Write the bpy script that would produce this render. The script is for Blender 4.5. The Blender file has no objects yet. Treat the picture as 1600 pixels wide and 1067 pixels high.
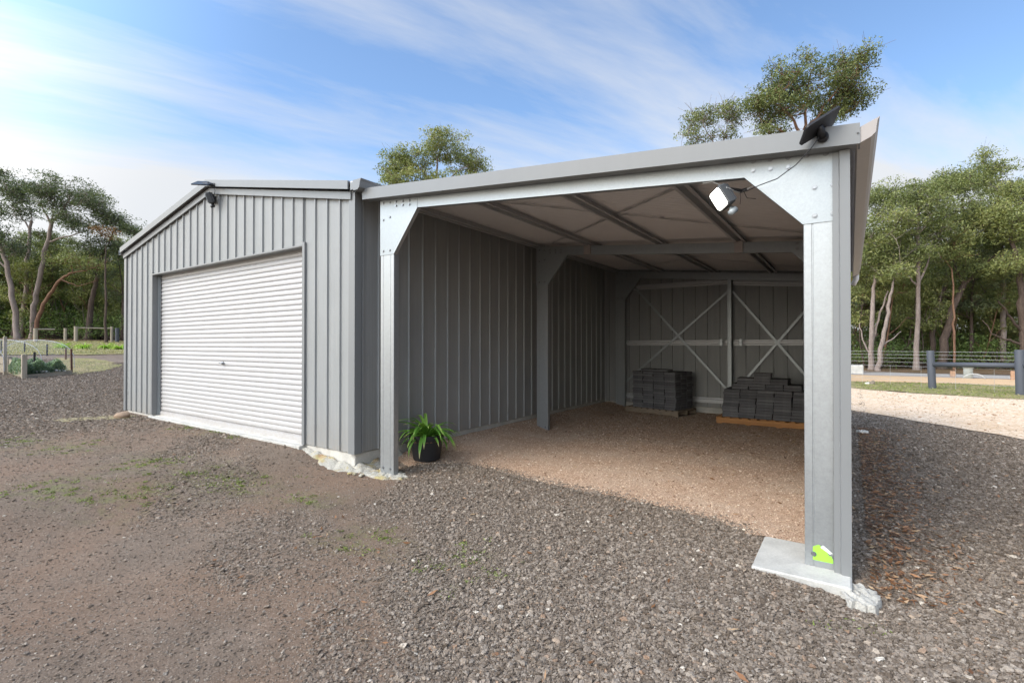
import bpy, math, random
import numpy as np
from mathutils import Vector, Matrix
from mathutils.geometry import delaunay_2d_cdt

random.seed(7)
NP = np.random.default_rng(11)
sc = bpy.context.scene
COL = sc.collection
H = 1.57                       # eye height
YAW = math.radians(34.4)
FWD = Vector((-math.sin(YAW), math.cos(YAW), 0)); RGT = Vector((math.cos(YAW), math.sin(YAW), 0))
F = 773.5

# ------------------------------------------------------------------ helpers
def ss(a, b, x):
    t = np.clip((x - a) / (b - a), 0, 1); return t * t * (3 - 2 * t)

def gz(x, y):
    """height of the ground"""
    x = np.asarray(x, float); y = np.asarray(y, float)
    z = .175 * ss(4.85, 6.5, -x) * (1 - .0 * y)
    z = np.where(x > -5.3, np.maximum(z * (1 - ss(4.1, 4.6, y)), .14 * ss(4.35, 5.02, -x) * ss(4.3, 5.2, y)), z)
    d = -x - 12.9
    z = z + .0515 * (np.where(d > 6, d, np.log1p(np.exp(np.minimum(d, 6) * 2.0)) / 2.0)) * (1 - ss(46, 70, -x) * .5)
    z = z - .07 * np.exp(-(((x - .15) / .45) ** 2 + ((y - 3.6) / .7) ** 2))
    z = z + .008 * (np.sin(x * 1.7 + y * .9) + np.sin(y * 2.3 - x * .6)) * ss(3.6, 2.9, y)
    z = z + .05 * ss(7.5, 10.5, y) * ss(.2, -.5, x) * ss(-5.2, -4.6, x)
    return z

def P(px, py, t):
    u = (px - 800) / F; v = (539 - py) / F
    return (FWD + RGT * u) * t + Vector((0, 0, H + v * t))

def G(px, py):
    """point of the ground seen from the viewpoint"""
    u = (px - 800) / F; v = (539 - py) / F
    r = FWD + RGT * u
    t = 1.0
    while t < 120:
        if H + v * t <= float(gz(r.x * t, r.y * t)): break
        t += .02
    p = r * t; return Vector((p.x, p.y, float(gz(p.x, p.y))))

class MB:
    def __init__(s): s.v = []; s.f = []
    def add(s, vs, fs, M=None):
        b = len(s.v)
        if M is not None: vs = [M @ Vector(v) for v in vs]
        s.v += [tuple(v) for v in vs]; s.f += [tuple(i + b for i in f) for f in fs]
        return s
    def box(s, x0, x1, y0, y1, z0, z1, M=None):
        vs = [(x, y, z) for x in (x0, x1) for y in (y0, y1) for z in (z0, z1)]
        return s.add(vs, [(0, 1, 3, 2), (4, 6, 7, 5), (0, 4, 5, 1), (2, 3, 7, 6), (0, 2, 6, 4), (1, 5, 7, 3)], M)
    def bbox(s, x0, x1, y0, y1, z0, z1, b=.006, M=None):
        """box with chamfered edges"""
        pts = []
        prof = [(x0 + b, y0), (x1 - b, y0), (x1, y0 + b), (x1, y1 - b), (x1 - b, y1), (x0 + b, y1), (x0, y1 - b), (x0, y0 + b)]
        inn = [(x0 + 2*b, y0 + b), (x1 - 2*b, y0 + b), (x1 - b, y0 + 2*b), (x1 - b, y1 - 2*b), (x1 - 2*b, y1 - b), (x0 + 2*b, y1 - b), (x0 + b, y1 - 2*b), (x0 + b, y0 + 2*b)]
        vs = [(p[0], p[1], z0) for p in inn] + [(p[0], p[1], z0 + b) for p in prof] + [(p[0], p[1], z1 - b) for p in prof] + [(p[0], p[1], z1) for p in inn]
        fs = [tuple(range(7, -1, -1)), tuple(range(24, 32))]
        for L in range(3):
            for i in range(8):
                j = (i + 1) % 8; fs.append((L*8 + i, L*8 + j, L*8 + 8 + j, L*8 + 8 + i))
        return s.add(vs, fs, M)
    def sweep(s, prof, p0, p1, U, V, closed=True, caps=True, off0=None, off1=None):
        p0 = Vector(p0); p1 = Vector(p1); U = Vector(U); V = Vector(V); n = len(prof)
        vs = [p0 + U * a + V * b for a, b in prof] + [p1 + U * a + V * b for a, b in prof]
        fs = [(i, (i + 1) % n, n + (i + 1) % n, n + i) for i in range(n if closed else n - 1)]
        if closed and caps: fs += [tuple(range(n - 1, -1, -1)), tuple(range(n, 2 * n))]
        return s.add(vs, fs)
    def tube(s, path, rad, n=8, caps=True):
        path = [Vector(p) for p in path]; m = len(path)
        if not hasattr(rad, '__len__'): rad = [rad] * m
        b = len(s.v); ref = None
        for i, p in enumerate(path):
            d = (path[min(i + 1, m - 1)] - path[max(i - 1, 0)]).normalized()
            if ref is None: ref = Vector((1, 0, 0)) if abs(d.x) < .8 else Vector((0, 1, 0))
            a = (ref - d * ref.dot(d)).normalized(); c = d.cross(a); ref = a
            for k in range(n):
                w = 2 * math.pi * k / n
                s.v.append(tuple(p + (a * math.cos(w) + c * math.sin(w)) * rad[i]))
        for i in range(m - 1):
            for k in range(n):
                k2 = (k + 1) % n
                s.f.append((b + i*n + k, b + i*n + k2, b + i*n + n + k2, b + i*n + n + k))
        if caps:
            s.f.append(tuple(b + k for k in range(n - 1, -1, -1))); s.f.append(tuple(b + (m-1)*n + k for k in range(n)))
        return s
    def lathe(s, prof, c, n=32):
        b = len(s.v)
        for r, z in prof:
            for k in range(n):
                w = 2 * math.pi * k / n; s.v.append((c[0] + r*math.cos(w), c[1] + r*math.sin(w), c[2] + z))
        for i in range(len(prof) - 1):
            for k in range(n):
                k2 = (k + 1) % n; s.f.append((b + i*n + k, b + i*n + k2, b + i*n + n + k2, b + i*n + n + k))
        s.f.append(tuple(b + k for k in range(n - 1, -1, -1))); s.f.append(tuple(b + (len(prof)-1)*n + k for k in range(n)))
        return s
    def rock(s, c, r, seed, sub=2, flat=.7):
        rr = random.Random(seed); import bmesh
        bm = bmesh.new(); bmesh.ops.create_icosphere(bm, subdivisions=sub, radius=1)
        ks = [Vector((rr.gauss(0, 1), rr.gauss(0, 1), rr.gauss(0, 1))).normalized() for _ in range(9)]
        am = [rr.uniform(.75, 1.0) for _ in ks]
        vs = []
        for v in bm.verts:
            d = v.co.normalized(); k = 1.0
            for q, a in zip(ks, am):
                dp = d.dot(q)
                if dp > .01: k = min(k, a * .8 / dp)
            k += rr.uniform(-.03, .03)
            vs.append((c[0] + d.x*k*r[0], c[1] + d.y*k*r[1], c[2] + d.z*k*r[2]))
        fs = [tuple(v.index for v in f.verts) for f in bm.faces]; bm.free()
        return s.add(vs, fs)
    def build(s, name, mat, parent=None, smooth=False, loc=None, cat=None, label=None, group=None, kind=None, auto=None):
        root = parent
        off = Vector((0, 0, 0))
        if parent is not None:
            while root.parent is not None: root = root.parent
            off = root.location.copy()
        elif loc is not None: off = Vector(loc)
        me = bpy.data.meshes.new(name)
        me.from_pydata([tuple(Vector(v) - off) for v in s.v], [], s.f); me.update()
        import bmesh
        if len(s.f) < 60000:
            bm = bmesh.new(); bm.from_mesh(me); bmesh.ops.recalc_face_normals(bm, faces=bm.faces); bm.to_mesh(me); bm.free()
        me.materials.append(mat)
        if smooth: me.shade_smooth()
        if auto: me.set_sharp_from_angle(angle=math.radians(auto)) if smooth else None
        o = bpy.data.objects.new(name, me); COL.objects.link(o)
        if parent is not None: o.parent = parent
        else: o.location = off
        tag(o, label, cat, group, kind)
        return o

def tag(o, label=None, cat=None, group=None, kind=None):
    if label: o['label'] = label
    if cat: o['category'] = cat
    if group: o['group'] = group
    if kind: o['kind'] = kind
    return o

def thing(name, loc, label, cat, group=None):
    o = bpy.data.objects.new(name, None); COL.objects.link(o); o.location = loc; o.empty_display_size = .2
    return tag(o, label, cat, group)

def npmesh(name, V, faces_n, idx, mat, tint=None, smooth=False):
    """V (n,3); idx flat int array of faces of faces_n corners"""
    me = bpy.data.meshes.new(name); V = np.asarray(V, np.float32)
    me.vertices.add(len(V)); me.vertices.foreach_set('co', V.ravel())
    nf = len(idx) // faces_n
    me.loops.add(len(idx)); me.loops.foreach_set('vertex_index', np.asarray(idx, np.int32))
    me.polygons.add(nf); me.polygons.foreach_set('loop_start', np.arange(0, nf * faces_n, faces_n, dtype=np.int32))
    me.update(calc_edges=True)
    if tint is not None:
        a = me.attributes.new('tint', 'FLOAT', 'POINT'); a.data.foreach_set('value', np.asarray(tint, np.float32))
    me.materials.append(mat)
    if smooth: me.shade_smooth()
    return me

# ------------------------------------------------------------------ materials
class NT:
    def __init__(s, name):
        s.m = bpy.data.materials.new(name); s.m.use_nodes = True; s.t = s.m.node_tree; s.n = s.t.nodes; s.l = s.t.links
        s.b = s.n['Principled BSDF']; s.out = s.n['Material Output']
        s.co = s.n.new('ShaderNodeTexCoord').outputs['Object']
    def nd(s, typ, **kw):
        x = s.n.new('ShaderNode' + typ)
        for k, v in kw.items():
            if k in x.inputs: s.set(x.inputs[k], v)
            else: setattr(x, k, v)
        return x
    def set(s, inp, v):
        if hasattr(v, 'is_output'): s.l.new(v, inp)
        else: inp.default_value = v
    def noise(s, scale, detail=4, rough=.55, vec=None, dist=0):
        x = s.nd('TexNoise'); x.inputs['Scale'].default_value = scale; x.inputs['Detail'].default_value = detail
        x.inputs['Roughness'].default_value = rough; x.inputs['Distortion'].default_value = dist
        s.l.new(vec or s.co, x.inputs['Vector']); return x.outputs['Fac']
    def voro(s, scale, feat='F1', vec=None, rnd=1):
        x = s.nd('TexVoronoi'); x.feature = feat; x.inputs['Scale'].default_value = scale; x.inputs['Randomness'].default_value = rnd
        s.l.new(vec or s.co, x.inputs['Vector']); return x
    def ramp(s, fac, stops, interp='LINEAR'):
        x = s.nd('ValToRGB'); r = x.color_ramp; r.interpolation = interp
        while len(r.elements) < len(stops): r.elements.new(.5)
        for e, (p, c) in zip(r.elements, stops):
            e.position = p; e.color = (*c, 1) if len(c) == 3 else c
        s.l.new(fac, x.inputs['Fac']); return x.outputs['Color']
    def mix(s, fac, a, b, mode='MIX'):
        x = s.nd('Mix'); x.data_type = 'RGBA'; x.blend_type = mode
        s.set(x.inputs[0], fac); s.set(x.inputs[6], a if hasattr(a, 'is_output') else (*a, 1)); s.set(x.inputs[7], b if hasattr(b, 'is_output') else (*b, 1))
        return x.outputs[2]
    def math(s, op, a, b=0.0, c=None):
        x = s.nd('Math'); x.operation = op; s.set(x.inputs[0], a); s.set(x.inputs[1], b)
        if c is not None: s.set(x.inputs[2], c)
        return x.outputs[0]
    def bump(s, h, strength=.3, dist=.01, prev=None):
        x = s.nd('Bump'); x.inputs['Strength'].default_value = strength; x.inputs['Distance'].default_value = dist
        s.l.new(h, x.inputs['Height'])
        if prev is not None: s.l.new(prev, x.inputs['Normal'])
        return x.outputs['Normal']
    def mapv(s, scale=(1, 1, 1), rot=(0, 0, 0)):
        x = s.nd('Mapping'); x.inputs['Scale'].default_value = scale; x.inputs['Rotation'].default_value = rot
        s.l.new(s.co, x.inputs['Vector']); return x.outputs[0]
    def fin(s, col=None, rough=.6, metal=0, normal=None, spec=None):
        if col is not None: s.set(s.b.inputs['Base Color'], col if hasattr(col, 'is_output') else (*col, 1))
        s.set(s.b.inputs['Roughness'], rough); s.set(s.b.inputs['Metallic'], metal)
        if normal is not None: s.l.new(normal, s.b.inputs['Normal'])
        if spec is not None: s.b.inputs['Specular IOR Level'].default_value = spec
        return s.m

def sc3(c, k): return tuple(min(1, x * k) for x in c)

def m_paint(name, c, rough=.42, var=.08, splash=False, spec=.4):
    t = NT(name)
    n1 = t.noise(1.3, 5, .6); n2 = t.noise(9, 4, .6, vec=t.mapv((1, 1, .12)))
    f = t.math('ADD', t.math('MULTIPLY', n1, .6), t.math('MULTIPLY', n2, .4))
    col = t.ramp(f, [(.3, sc3(c, 1 - var)), (.7, sc3(c, 1 + var))])
    dust = t.noise(40, 3)
    r = t.math('MULTIPLY_ADD', dust, .15, rough - .07)
    if splash:
        # dried dust splashed up from the ground, and faint run marks
        sp = t.nd('SeparateXYZ'); t.l.new(t.nd('NewGeometry').outputs['Position'], sp.inputs[0])
        hgt = t.nd('MapRange'); t.l.new(sp.outputs[2], hgt.inputs[0]); hgt.inputs[1].default_value = .95; hgt.inputs[2].default_value = .2; hgt.inputs[3].default_value = 0; hgt.inputs[4].default_value = 1
        m1 = t.math('MULTIPLY', t.math('POWER', hgt.outputs[0], 2.2), t.ramp(t.noise(14, 6, .75), [(.38, (.05, .05, .05)), (.68, (.45, .45, .45))]))
        col = t.mix(m1, col, (.30, .24, .18))
        run = t.ramp(t.noise(11, 5, .7, vec=t.mapv((1, 1, .05))), [(.5, (0, 0, 0)), (.75, (.22, .22, .22))])
        col = t.mix(run, col, (.42, .41, .38))
    return t.fin(col, r, 0, t.bump(t.noise(1.6, 3), .10 if splash else .06, .05 if splash else .02), spec)

def m_galv(name, c=(.32, .345, .355), rough=.42, metal=.62, spangle=1.0):
    t = NT(name)
    v = t.voro(95); v2 = t.noise(26, 5, .7); big = t.noise(2.5, 4, .6, vec=t.mapv((1, 1, .3)))
    sp = t.ramp(v.outputs['Color'], [(.2, sc3(c, .92)), (.8, sc3(c, 1.06))])
    col = t.mix(.55, sp, t.ramp(v2, [(.35, sc3(c, .9)), (.65, sc3(c, 1.07))]))
    col = t.mix(t.math('MULTIPLY', t.ramp(big, [(.45, (0, 0, 0)), (.72, (1, 1, 1))]), .25), col, sc3(c, .82))
    r = t.math('MULTIPLY_ADD', v2, .16, rough - .06)
    return t.fin(col, r, metal, t.bump(big, .05, .02))

def m_concrete(name, c=(.52, .50, .45), bumpk=.4):
    t = NT(name)
    n = t.noise(5, 8, .65); n2 = t.noise(60, 6, .7); v = t.voro(120)
    col = t.ramp(n, [(.3, sc3(c, .72)), (.55, c), (.75, sc3(c, 1.15))])
    col = t.mix(.3, col, t.ramp(n2, [(.35, sc3(c, .6)), (.7, sc3(c, 1.2))]))
    h = t.math('ADD', n2, t.math('MULTIPLY', n, .8))
    return t.fin(col, .88, 0, t.bump(h, bumpk, .01), .2)

def m_wood(name, c, var=.25, axis=0, rough=.8):
    t = NT(name)
    s = [14, 14, 14]; s[axis] = 1.1
    n = t.noise(2.2, 7, .65, vec=t.mapv(tuple(s)), dist=.6); b = t.noise(1.2, 4)
    col = t.ramp(n, [(.3, sc3(c, 1 - 1.6 * var)), (.5, c), (.72, sc3(c, 1 + var))])
    col = t.mix(.35, col, t.ramp(b, [(.35, sc3(c, .65)), (.7, sc3(c, 1.2))]))
    return t.fin(col, rough, 0, t.bump(n, .35, .006), .2)

def m_bark(name, c1, c2, c3):
    t = NT(name)
    n = t.noise(3.2, 7, .7, vec=t.mapv((2.4, 2.4, .45)), dist=.4); f = t.noise(22, 5, .7, vec=t.mapv((2, 2, .35)))
    col = t.ramp(n, [(.28, c1), (.5, c2), (.7, c3)])
    col = t.mix(.4, col, t.ramp(f, [(.35, sc3(c1, .7)), (.7, sc3(c3, 1.1))]))
    return t.fin(col, .9, 0, t.bump(f, .6, .03), .15)

def m_leaf(name, stops, rough=.5):
    t = NT(name)
    a = t.nd('Attribute'); a.attribute_name = 'tint'
    oi = t.nd('ObjectInfo')
    f = t.math('ADD', a.outputs['Fac'], t.math('MULTIPLY_ADD', oi.outputs['Random'], .16, -.08))
    col = t.ramp(f, stops)
    t.fin(col, rough, 0, None, .35)
    tr = t.nd('BsdfTranslucent'); t.l.new(t.mix(1.0, col, (1.0, 1.15, .55), 'MULTIPLY'), tr.inputs['Color'])
    mx = t.nd('MixShader'); mx.inputs[0].default_value = .28
    t.l.new(t.b.outputs[0], mx.inputs[1]); t.l.new(tr.outputs[0], mx.inputs[2]); t.l.new(mx.outputs[0], t.out.inputs['Surface'])
    return t.m

PAINT = m_paint('grey_wall_paint', (.250, .258, .255), splash=True)
TRIM = m_paint('grey_trim_paint', (.185, .191, .191), .38, .05)
ROOFP = m_paint('roof_sheet_paint', (.56, .55, .545), .5, .05)
DOORP = m_paint('door_paint', (.42, .413, .407), .35, .03, True)
GUTP = m_paint('gutter_paint', (.33, .30, .28), .45, .06)
GALV = m_galv('galvanised_steel')
GALVD = m_galv('galvanised_dull', (.46, .465, .47), .45, .4)
GALVP = m_galv('galvanised_post', (.345, .362, .368), .36, .62)
BRACK = m_paint('bracket_paint', (.34, .30, .28))
CONC = m_concrete('concrete')
CONCW = m_concrete('pale_concrete', (.46, .45, .415), .3)
def m_mortar():
    t = NT('rough_mortar'); n = t.noise(7, 6, .65); n2 = t.noise(70, 5, .7); st = t.noise(4.5, 4, .6, dist=.5)
    col = t.ramp(n2, [(.3, (.26, .25, .21)), (.5, (.44, .42, .36)), (.75, (.56, .54, .49))])
    col = t.mix(t.ramp(st, [(.5, (0, 0, 0)), (.62, (.8, .8, .8))]), col, t.ramp(n, [(.35, (.36, .20, .09)), (.55, (.42, .36, .14)), (.7, (.40, .27, .16))]))
    return t.fin(col, .95, 0, t.bump(t.math('ADD', n2, n), .9, .02), .1)
MORT = m_mortar()
BLACKP = m_paint('black_plastic', (.018, .018, .02), .45, .2)
DGREY = m_paint('dark_fitting', (.07, .075, .08), .4)
LENS = m_paint('lamp_lens_off', (.30, .33, .34), .2)
SCREW = m_galv('bolt_zinc', (.27, .28, .29), .3, .8)
SCREWP = m_paint('screw_paint', (.17, .175, .175), .4)

def m_emit(name, c, k):
    t = NT(name); t.fin((.8, .8, .8), .3); t.b.inputs['Emission Color'].default_value = (*c, 1); t.b.inputs['Emission Strength'].default_value = k
    return t.m
LAMP = m_emit('lit_lamp_panel', (1, 1, .9), 3.0)

def m_yard():
    t = NT('yard_gravel')
    at = t.nd('Attribute'); at.attribute_name = 'dense'; dense = at.outputs['Fac']
    warp = t.nd('VectorMath'); warp.operation = 'ADD'
    nz = t.nd('TexNoise'); nz.inputs['Scale'].default_value = 18; t.l.new(t.co, nz.inputs['Vector'])
    sc_ = t.nd('VectorMath'); sc_.operation = 'SCALE'; t.l.new(nz.outputs['Color'], sc_.inputs[0]); sc_.inputs['Scale'].default_value = .03
    t.l.new(t.co, warp.inputs[0]); t.l.new(sc_.outputs[0], warp.inputs[1]); wv = warp.outputs[0]
    v1 = t.voro(62, vec=wv); v2 = t.voro(130, vec=wv); v3 = t.voro(24, vec=wv)
    sep = t.nd('SeparateColor'); t.l.new(v1.outputs['Color'], sep.inputs[0])
    st = t.ramp(sep.outputs[0], [(0, (.11, .084, .063)), (.35, (.185, .148, .115)), (.7, (.265, .218, .175)), (.9, (.34, .288, .236)), (.95, (.28, .18, .115)), (1, (.48, .42, .35))])
    sep2 = t.nd('SeparateColor'); t.l.new(v2.outputs['Color'], sep2.inputs[0])
    fine = t.ramp(sep2.outputs[0], [(0, (.100, .075, .056)), (.6, (.180, .137, .103)), (.93, (.21, .167, .13)), (1, (.38, .31, .24))])
    big = t.noise(.55, 6, .62); mid = t.noise(3.1, 6, .65); red = t.noise(.9, 4, .6)
    dirt = t.ramp(mid, [(.3, (.085, .064, .048)), (.55, (.155, .118, .089)), (.75, (.23, .18, .14))])
    dirt = t.mix(t.ramp(red, [(.40, (0, 0, 0)), (.62, (.75, .75, .75))]), dirt, (.20, .115, .068))
    dirt = t.mix(.55, dirt, fine)
    far = t.mix(.5, st, fine)
    fm = t.math('ADD', dense, t.math('MULTIPLY_ADD', mid, .9, -.45))
    fm = t.ramp(fm, [(.25, (0, 0, 0)), (.8, (1, 1, 1))])
    col = t.mix(fm, dirt, far)
    col = t.mix(t.math('MULTIPLY', t.ramp(big, [(.4, (0, 0, 0)), (.7, (1, 1, 1))]), .35), col, t.mix(1, col, (.72, .68, .66), 'MULTIPLY'))
    # faint green where moss grows
    gat = t.nd('Attribute'); gat.attribute_name = 'moss'
    gm = t.math('MULTIPLY', gat.outputs['Fac'], t.ramp(t.noise(7, 6, .7), [(.45, (0, 0, 0)), (.62, (1, 1, 1))]))
    col = t.mix(t.math('MULTIPLY', gm, .5), col, t.ramp(t.noise(30, 3), [(.3, (.07, .085, .02)), (.7, (.17, .21, .05))]))
    h = t.math('MULTIPLY', t.math('SUBTRACT', .6, v1.outputs['Distance']), fm)
    h = t.math('ADD', h, t.math('MULTIPLY', v2.outputs['Distance'], -.35)); h = t.math('ADD', h, t.math('MULTIPLY', mid, .8))
    return t.fin(col, .92, 0, t.bump(h, .5, .012), .15)
YARD = m_yard()

def m_grit(name, stops, scale=75, patch=None, b=.6, patchfac=.6, rough=.95):
    t = NT(name)
    v1 = t.voro(scale); v2 = t.voro(scale * 2.3); sep = t.nd('SeparateColor'); t.l.new(v1.outputs['Color'], sep.inputs[0])
    sep2 = t.nd('SeparateColor'); t.l.new(v2.outputs['Color'], sep2.inputs[0])
    n = t.noise(1.1, 7, .65); m = t.noise(6, 6, .7)
    f = t.math('ADD', t.math('MULTIPLY', sep.outputs[0], .4), t.math('MULTIPLY', sep2.outputs[0], .3)); f = t.math('ADD', f, t.math('MULTIPLY', m, .3))
    col = t.ramp(f, stops)
    if patch: col = t.mix(t.math('MULTIPLY', t.ramp(n, [(.42, (0, 0, 0)), (.66, (1, 1, 1))]), patchfac), col, patch)
    h = t.math('ADD', t.math('MULTIPLY', v1.outputs['Distance'], -1), m)
    return t.fin(col, rough, 0, t.bump(h, b, .012), .12)
PINK = m_grit('carport_grit', [(.15, (.22, .138, .09)), (.45, (.41, .275, .19)), (.7, (.56, .405, .295)), (.9, (.70, .54, .41))], 105, (.50, .40, .31), .7, .6)
CREAM = m_grit('driveway_gravel', [(.2, (.40, .27, .17)), (.5, (.64, .50, .36)), (.75, (.78, .66, .52))], 22, (.58, .39, .22), .5, .5)
SAND = m_grit('orange_sand', [(.2, (.44, .28, .15)), (.6, (.58, .40, .24)), (.8, (.64, .47, .31))], 30, (.45, .33, .2), .3)
ROAD = m_grit('grey_road', [(.2, (.27, .245, .215)), (.8, (.38, .35, .31))], 40, None, .2)
TURF = m_grit('dry_turf', [(.2, (.085, .09, .03)), (.5, (.19, .19, .075)), (.8, (.34, .29, .15))], 16, (.36, .27, .16), .8, .55)
LITT = m_grit('woodland_litter', [(.2, (.05, .032, .02)), (.5, (.12, .075, .045)), (.8, (.22, .14, .085))], 14, (.10, .09, .04), .8)

def m_stone(name, stops):
    t = NT(name); oi = t.nd('ObjectInfo')
    col = t.ramp(oi.outputs['Random'], stops)
    n = t.noise(1.6, 4, .7)
    col = t.mix(.5, col, t.mix(1, col, t.ramp(n, [(.3, (.55, .53, .5)), (.7, (1.2, 1.2, 1.2))]), 'MULTIPLY'))
    return t.fin(col, .85, 0, t.bump(n, .4, .3), .25)
STONE = m_stone('loose_stone', [(0, (.110, .084, .062)), (.2, (.170, .135, .103)), (.5, (.230, .187, .147)), (.78, (.285, .238, .192)), (.92, (.345, .295, .243)), (.95, (.28, .18, .115)), (.98, (.40, .325, .25)), (1, (.60, .55, .47))])
GRITS = m_stone('pink_grit', [(0, (.19, .115, .072)), (.3, (.40, .27, .185)), (.6, (.55, .41, .30)), (.9, (.68, .53, .39)), (1, (.76, .68, .56))])

EUC = m_leaf('gum_leaf', [(0, (.055, .072, .026)), (.3, (.125, .150, .050)), (.55, (.205, .230, .078)), (.8, (.30, .31, .105)), (.93, (.33, .31, .13)), (1, (.30, .17, .08))])
EUCD = m_leaf('dark_gum_leaf', [(0, (.045, .060, .032)), (.35, (.100, .126, .062)), (.65, (.175, .20, .098)), (.9, (.26, .275, .13)), (1, (.22, .15, .08))])
RUST = m_leaf('dead_leaf', [(0, (.10, .05, .02)), (.5, (.19, .10, .04)), (1, (.30, .17, .07))])
SHRUB = m_leaf('shrub_leaf', [(0, (.05, .08, .025)), (.4, (.11, .165, .045)), (.75, (.18, .25, .07)), (1, (.30, .33, .12))])
STRAPL = m_leaf('strap_leaf', [(0, (.05, .13, .02)), (.5, (.13, .30, .045)), (.85, (.28, .47, .09)), (.95, (.50, .45, .22)), (1, (.62, .42, .24))])
HERB = m_leaf('herb_leaf', [(0, (.08, .13, .08)), (.5, (.19, .27, .17)), (1, (.34, .42, .27))])
GRASSM = m_leaf('grass_blade', [(0, (.10, .12, .03)), (.5, (.20, .25, .06)), (.85, (.30, .31, .10)), (1, (.40, .34, .17))])
BARKP = m_bark('pale_bark', (.13, .10, .085), (.26, .205, .175), (.38, .32, .28))
BARKD = m_bark('dark_bark', (.035, .026, .022), (.085, .062, .050), (.16, .12, .095))
BARKR = m_bark('red_bark', (.09, .045, .028), (.20, .11, .07), (.30, .19, .13))
LITTERM = m_leaf('fallen_leaf', [(0, (.10, .045, .02)), (.4, (.25, .12, .055)), (.7, (.40, .21, .11)), (1, (.52, .38, .24))])
GREYPAINT = m_paint('grey_post_paint', (.062, .068, .080), .6)
WIRE = m_galv('fence_wire', (.45, .45, .44), .5, .3)
TIMB = m_wood('pale_timber', (.36, .31, .24), .2, 2)
TIMBB = m_wood('sleeper_timber', (.34, .29, .215), .25, 0)
PAL1 = m_wood('weathered_pallet', (.24, .19, .14), .3, 0)
PAL2 = m_wood('orange_pallet', (.42, .21, .085), .25, 0)
RUSTM = m_paint('rusty_steel', (.11, .052, .035), .8, .3)
BLKPOST = m_paint('black_steel', (.03, .028, .028), .6, .2)
WHITER = m_concrete('white_rock', (.72, .69, .62), .8)
def m_paver():
    t = NT('charcoal_paver'); oi = t.nd('ObjectInfo')
    n = t.noise(70, 5, .7); n2 = t.noise(6, 4)
    k = t.math('MULTIPLY_ADD', oi.outputs['Random'], .5, .75)
    col = t.ramp(t.math('ADD', t.math('MULTIPLY', n, .5), t.math('MULTIPLY', n2, .5)), [(.3, (.085, .085, .09)), (.55, (.13, .129, .134)), (.8, (.20, .195, .19))])
    cc = t.nd('CombineColor'); [t.l.new(k, cc.inputs[i]) for i in range(3)]
    return t.fin(t.mix(1, col, cc.outputs[0], 'MULTIPLY'), .9, 0, t.bump(n, .4, .004), .2)
PAVER = m_paver()

# ------------------------------------------------------------------ ground
def dens(x, y):
    """how loose and deep the stones lie: 0 packed earth, 1 loose gravel"""
    x = np.asarray(x, float); y = np.asarray(y, float)
    # line from (-2,1.4) to (-5.2,4.1)
    d = ((x + 2.0) * 2.7 + (y - 1.4) * 3.2) / math.hypot(2.7, 3.2)
    w = .35 * np.sin(x * 1.3 + 1.1 * y) + .22 * np.sin(3.1 * x - 2.0 * y + 1) + .12 * np.sin(7.3 * x + 5.1 * y)
    a = ss(-.45, .65, d + w)
    b = .42 * ss(.35, 1.0, np.sin(1.9 * (y * .95 + x * .33) + .6 * np.sin(x * .8)) + .3 * np.sin(4 * x + 2 * y))
    c = .6 * ss(9, 12, -x)
    pat = .30 * ss(.55, 1.1, np.sin(2.3 * x + .7) * np.sin(2.9 * y + 1.9 + x) + .35 * np.sin(5 * x - 4 * y))
    return np.clip(np.maximum(np.maximum(a - pat, b * (1 - a)), c), 0, 1)

MOSS = [(715, 885, .38), (745, 870, .3), (240, 722, .45), (215, 730, .35), (165, 780, .35), (80, 765, .3), (110, 757, .4), (320, 750, .4), (380, 755, .35), (340, 740, .4), (240, 770, .3),
        (300, 668, .3), (340, 676, .3), (370, 682, .25), (590, 840, .25), (480, 780, .3), (100, 700, .5), (20, 690, .5), (1290, 975, .12), (1375, 985, .12), (535, 845, .2)]
MOSSW = [(G(a, b), r) for a, b, r in MOSS]
def mossf(x, y):
    m = np.zeros_like(np.asarray(x, float))
    for p, r in MOSSW: m = np.maximum(m, np.exp(-(((x - p.x) / (r * 1.3)) ** 2 + ((y - p.y) / (r * .8)) ** 2)))
    return m

def axis(segs):
    out = []
    for a, b, s in segs: out += list(np.arange(a, b, s))
    out.append(segs[-1][1]); return np.array(out)
ax = axis([(-600, -200, 80), (-200, -80, 12), (-80, -26, 2), (-26, -13, .5), (-13, -8, .18), (-8, 3, .09), (3, 8, .4), (8, 30, 2), (30, 80, 6), (80, 600, 60)])
ay = axis([(-500, -80, 60), (-80, -6, 8), (-6, .4, .8), (.4, 5.4, .09), (5.4, 12, .16), (12, 30, .9), (30, 90, 5), (90, 700, 70)])
XX, YY = np.meshgrid(ax, ay, indexing='ij')
ZZ = gz(XX, YY)
nx, ny = XX.shape
I = np.arange(nx * ny).reshape(nx, ny)
quads = np.stack([I[:-1, :-1], I[1:, :-1], I[1:, 1:], I[:-1, 1:]], -1).reshape(-1, 4)
me = npmesh('ground', np.stack([XX, YY, ZZ], -1).reshape(-1, 3), 4, quads.ravel(), YARD, smooth=True)
for nm, fn in (('dense', dens), ('moss', mossf)):
    a = me.attributes.new(nm, 'FLOAT', 'POINT'); a.data.foreach_set('value', fn(XX, YY).ravel().astype(np.float32))
g = bpy.data.objects.new('ground', me); COL.objects.link(g); tag(g, kind='structure', label='dark brown gravel yard with packed earth tracks')

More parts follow.
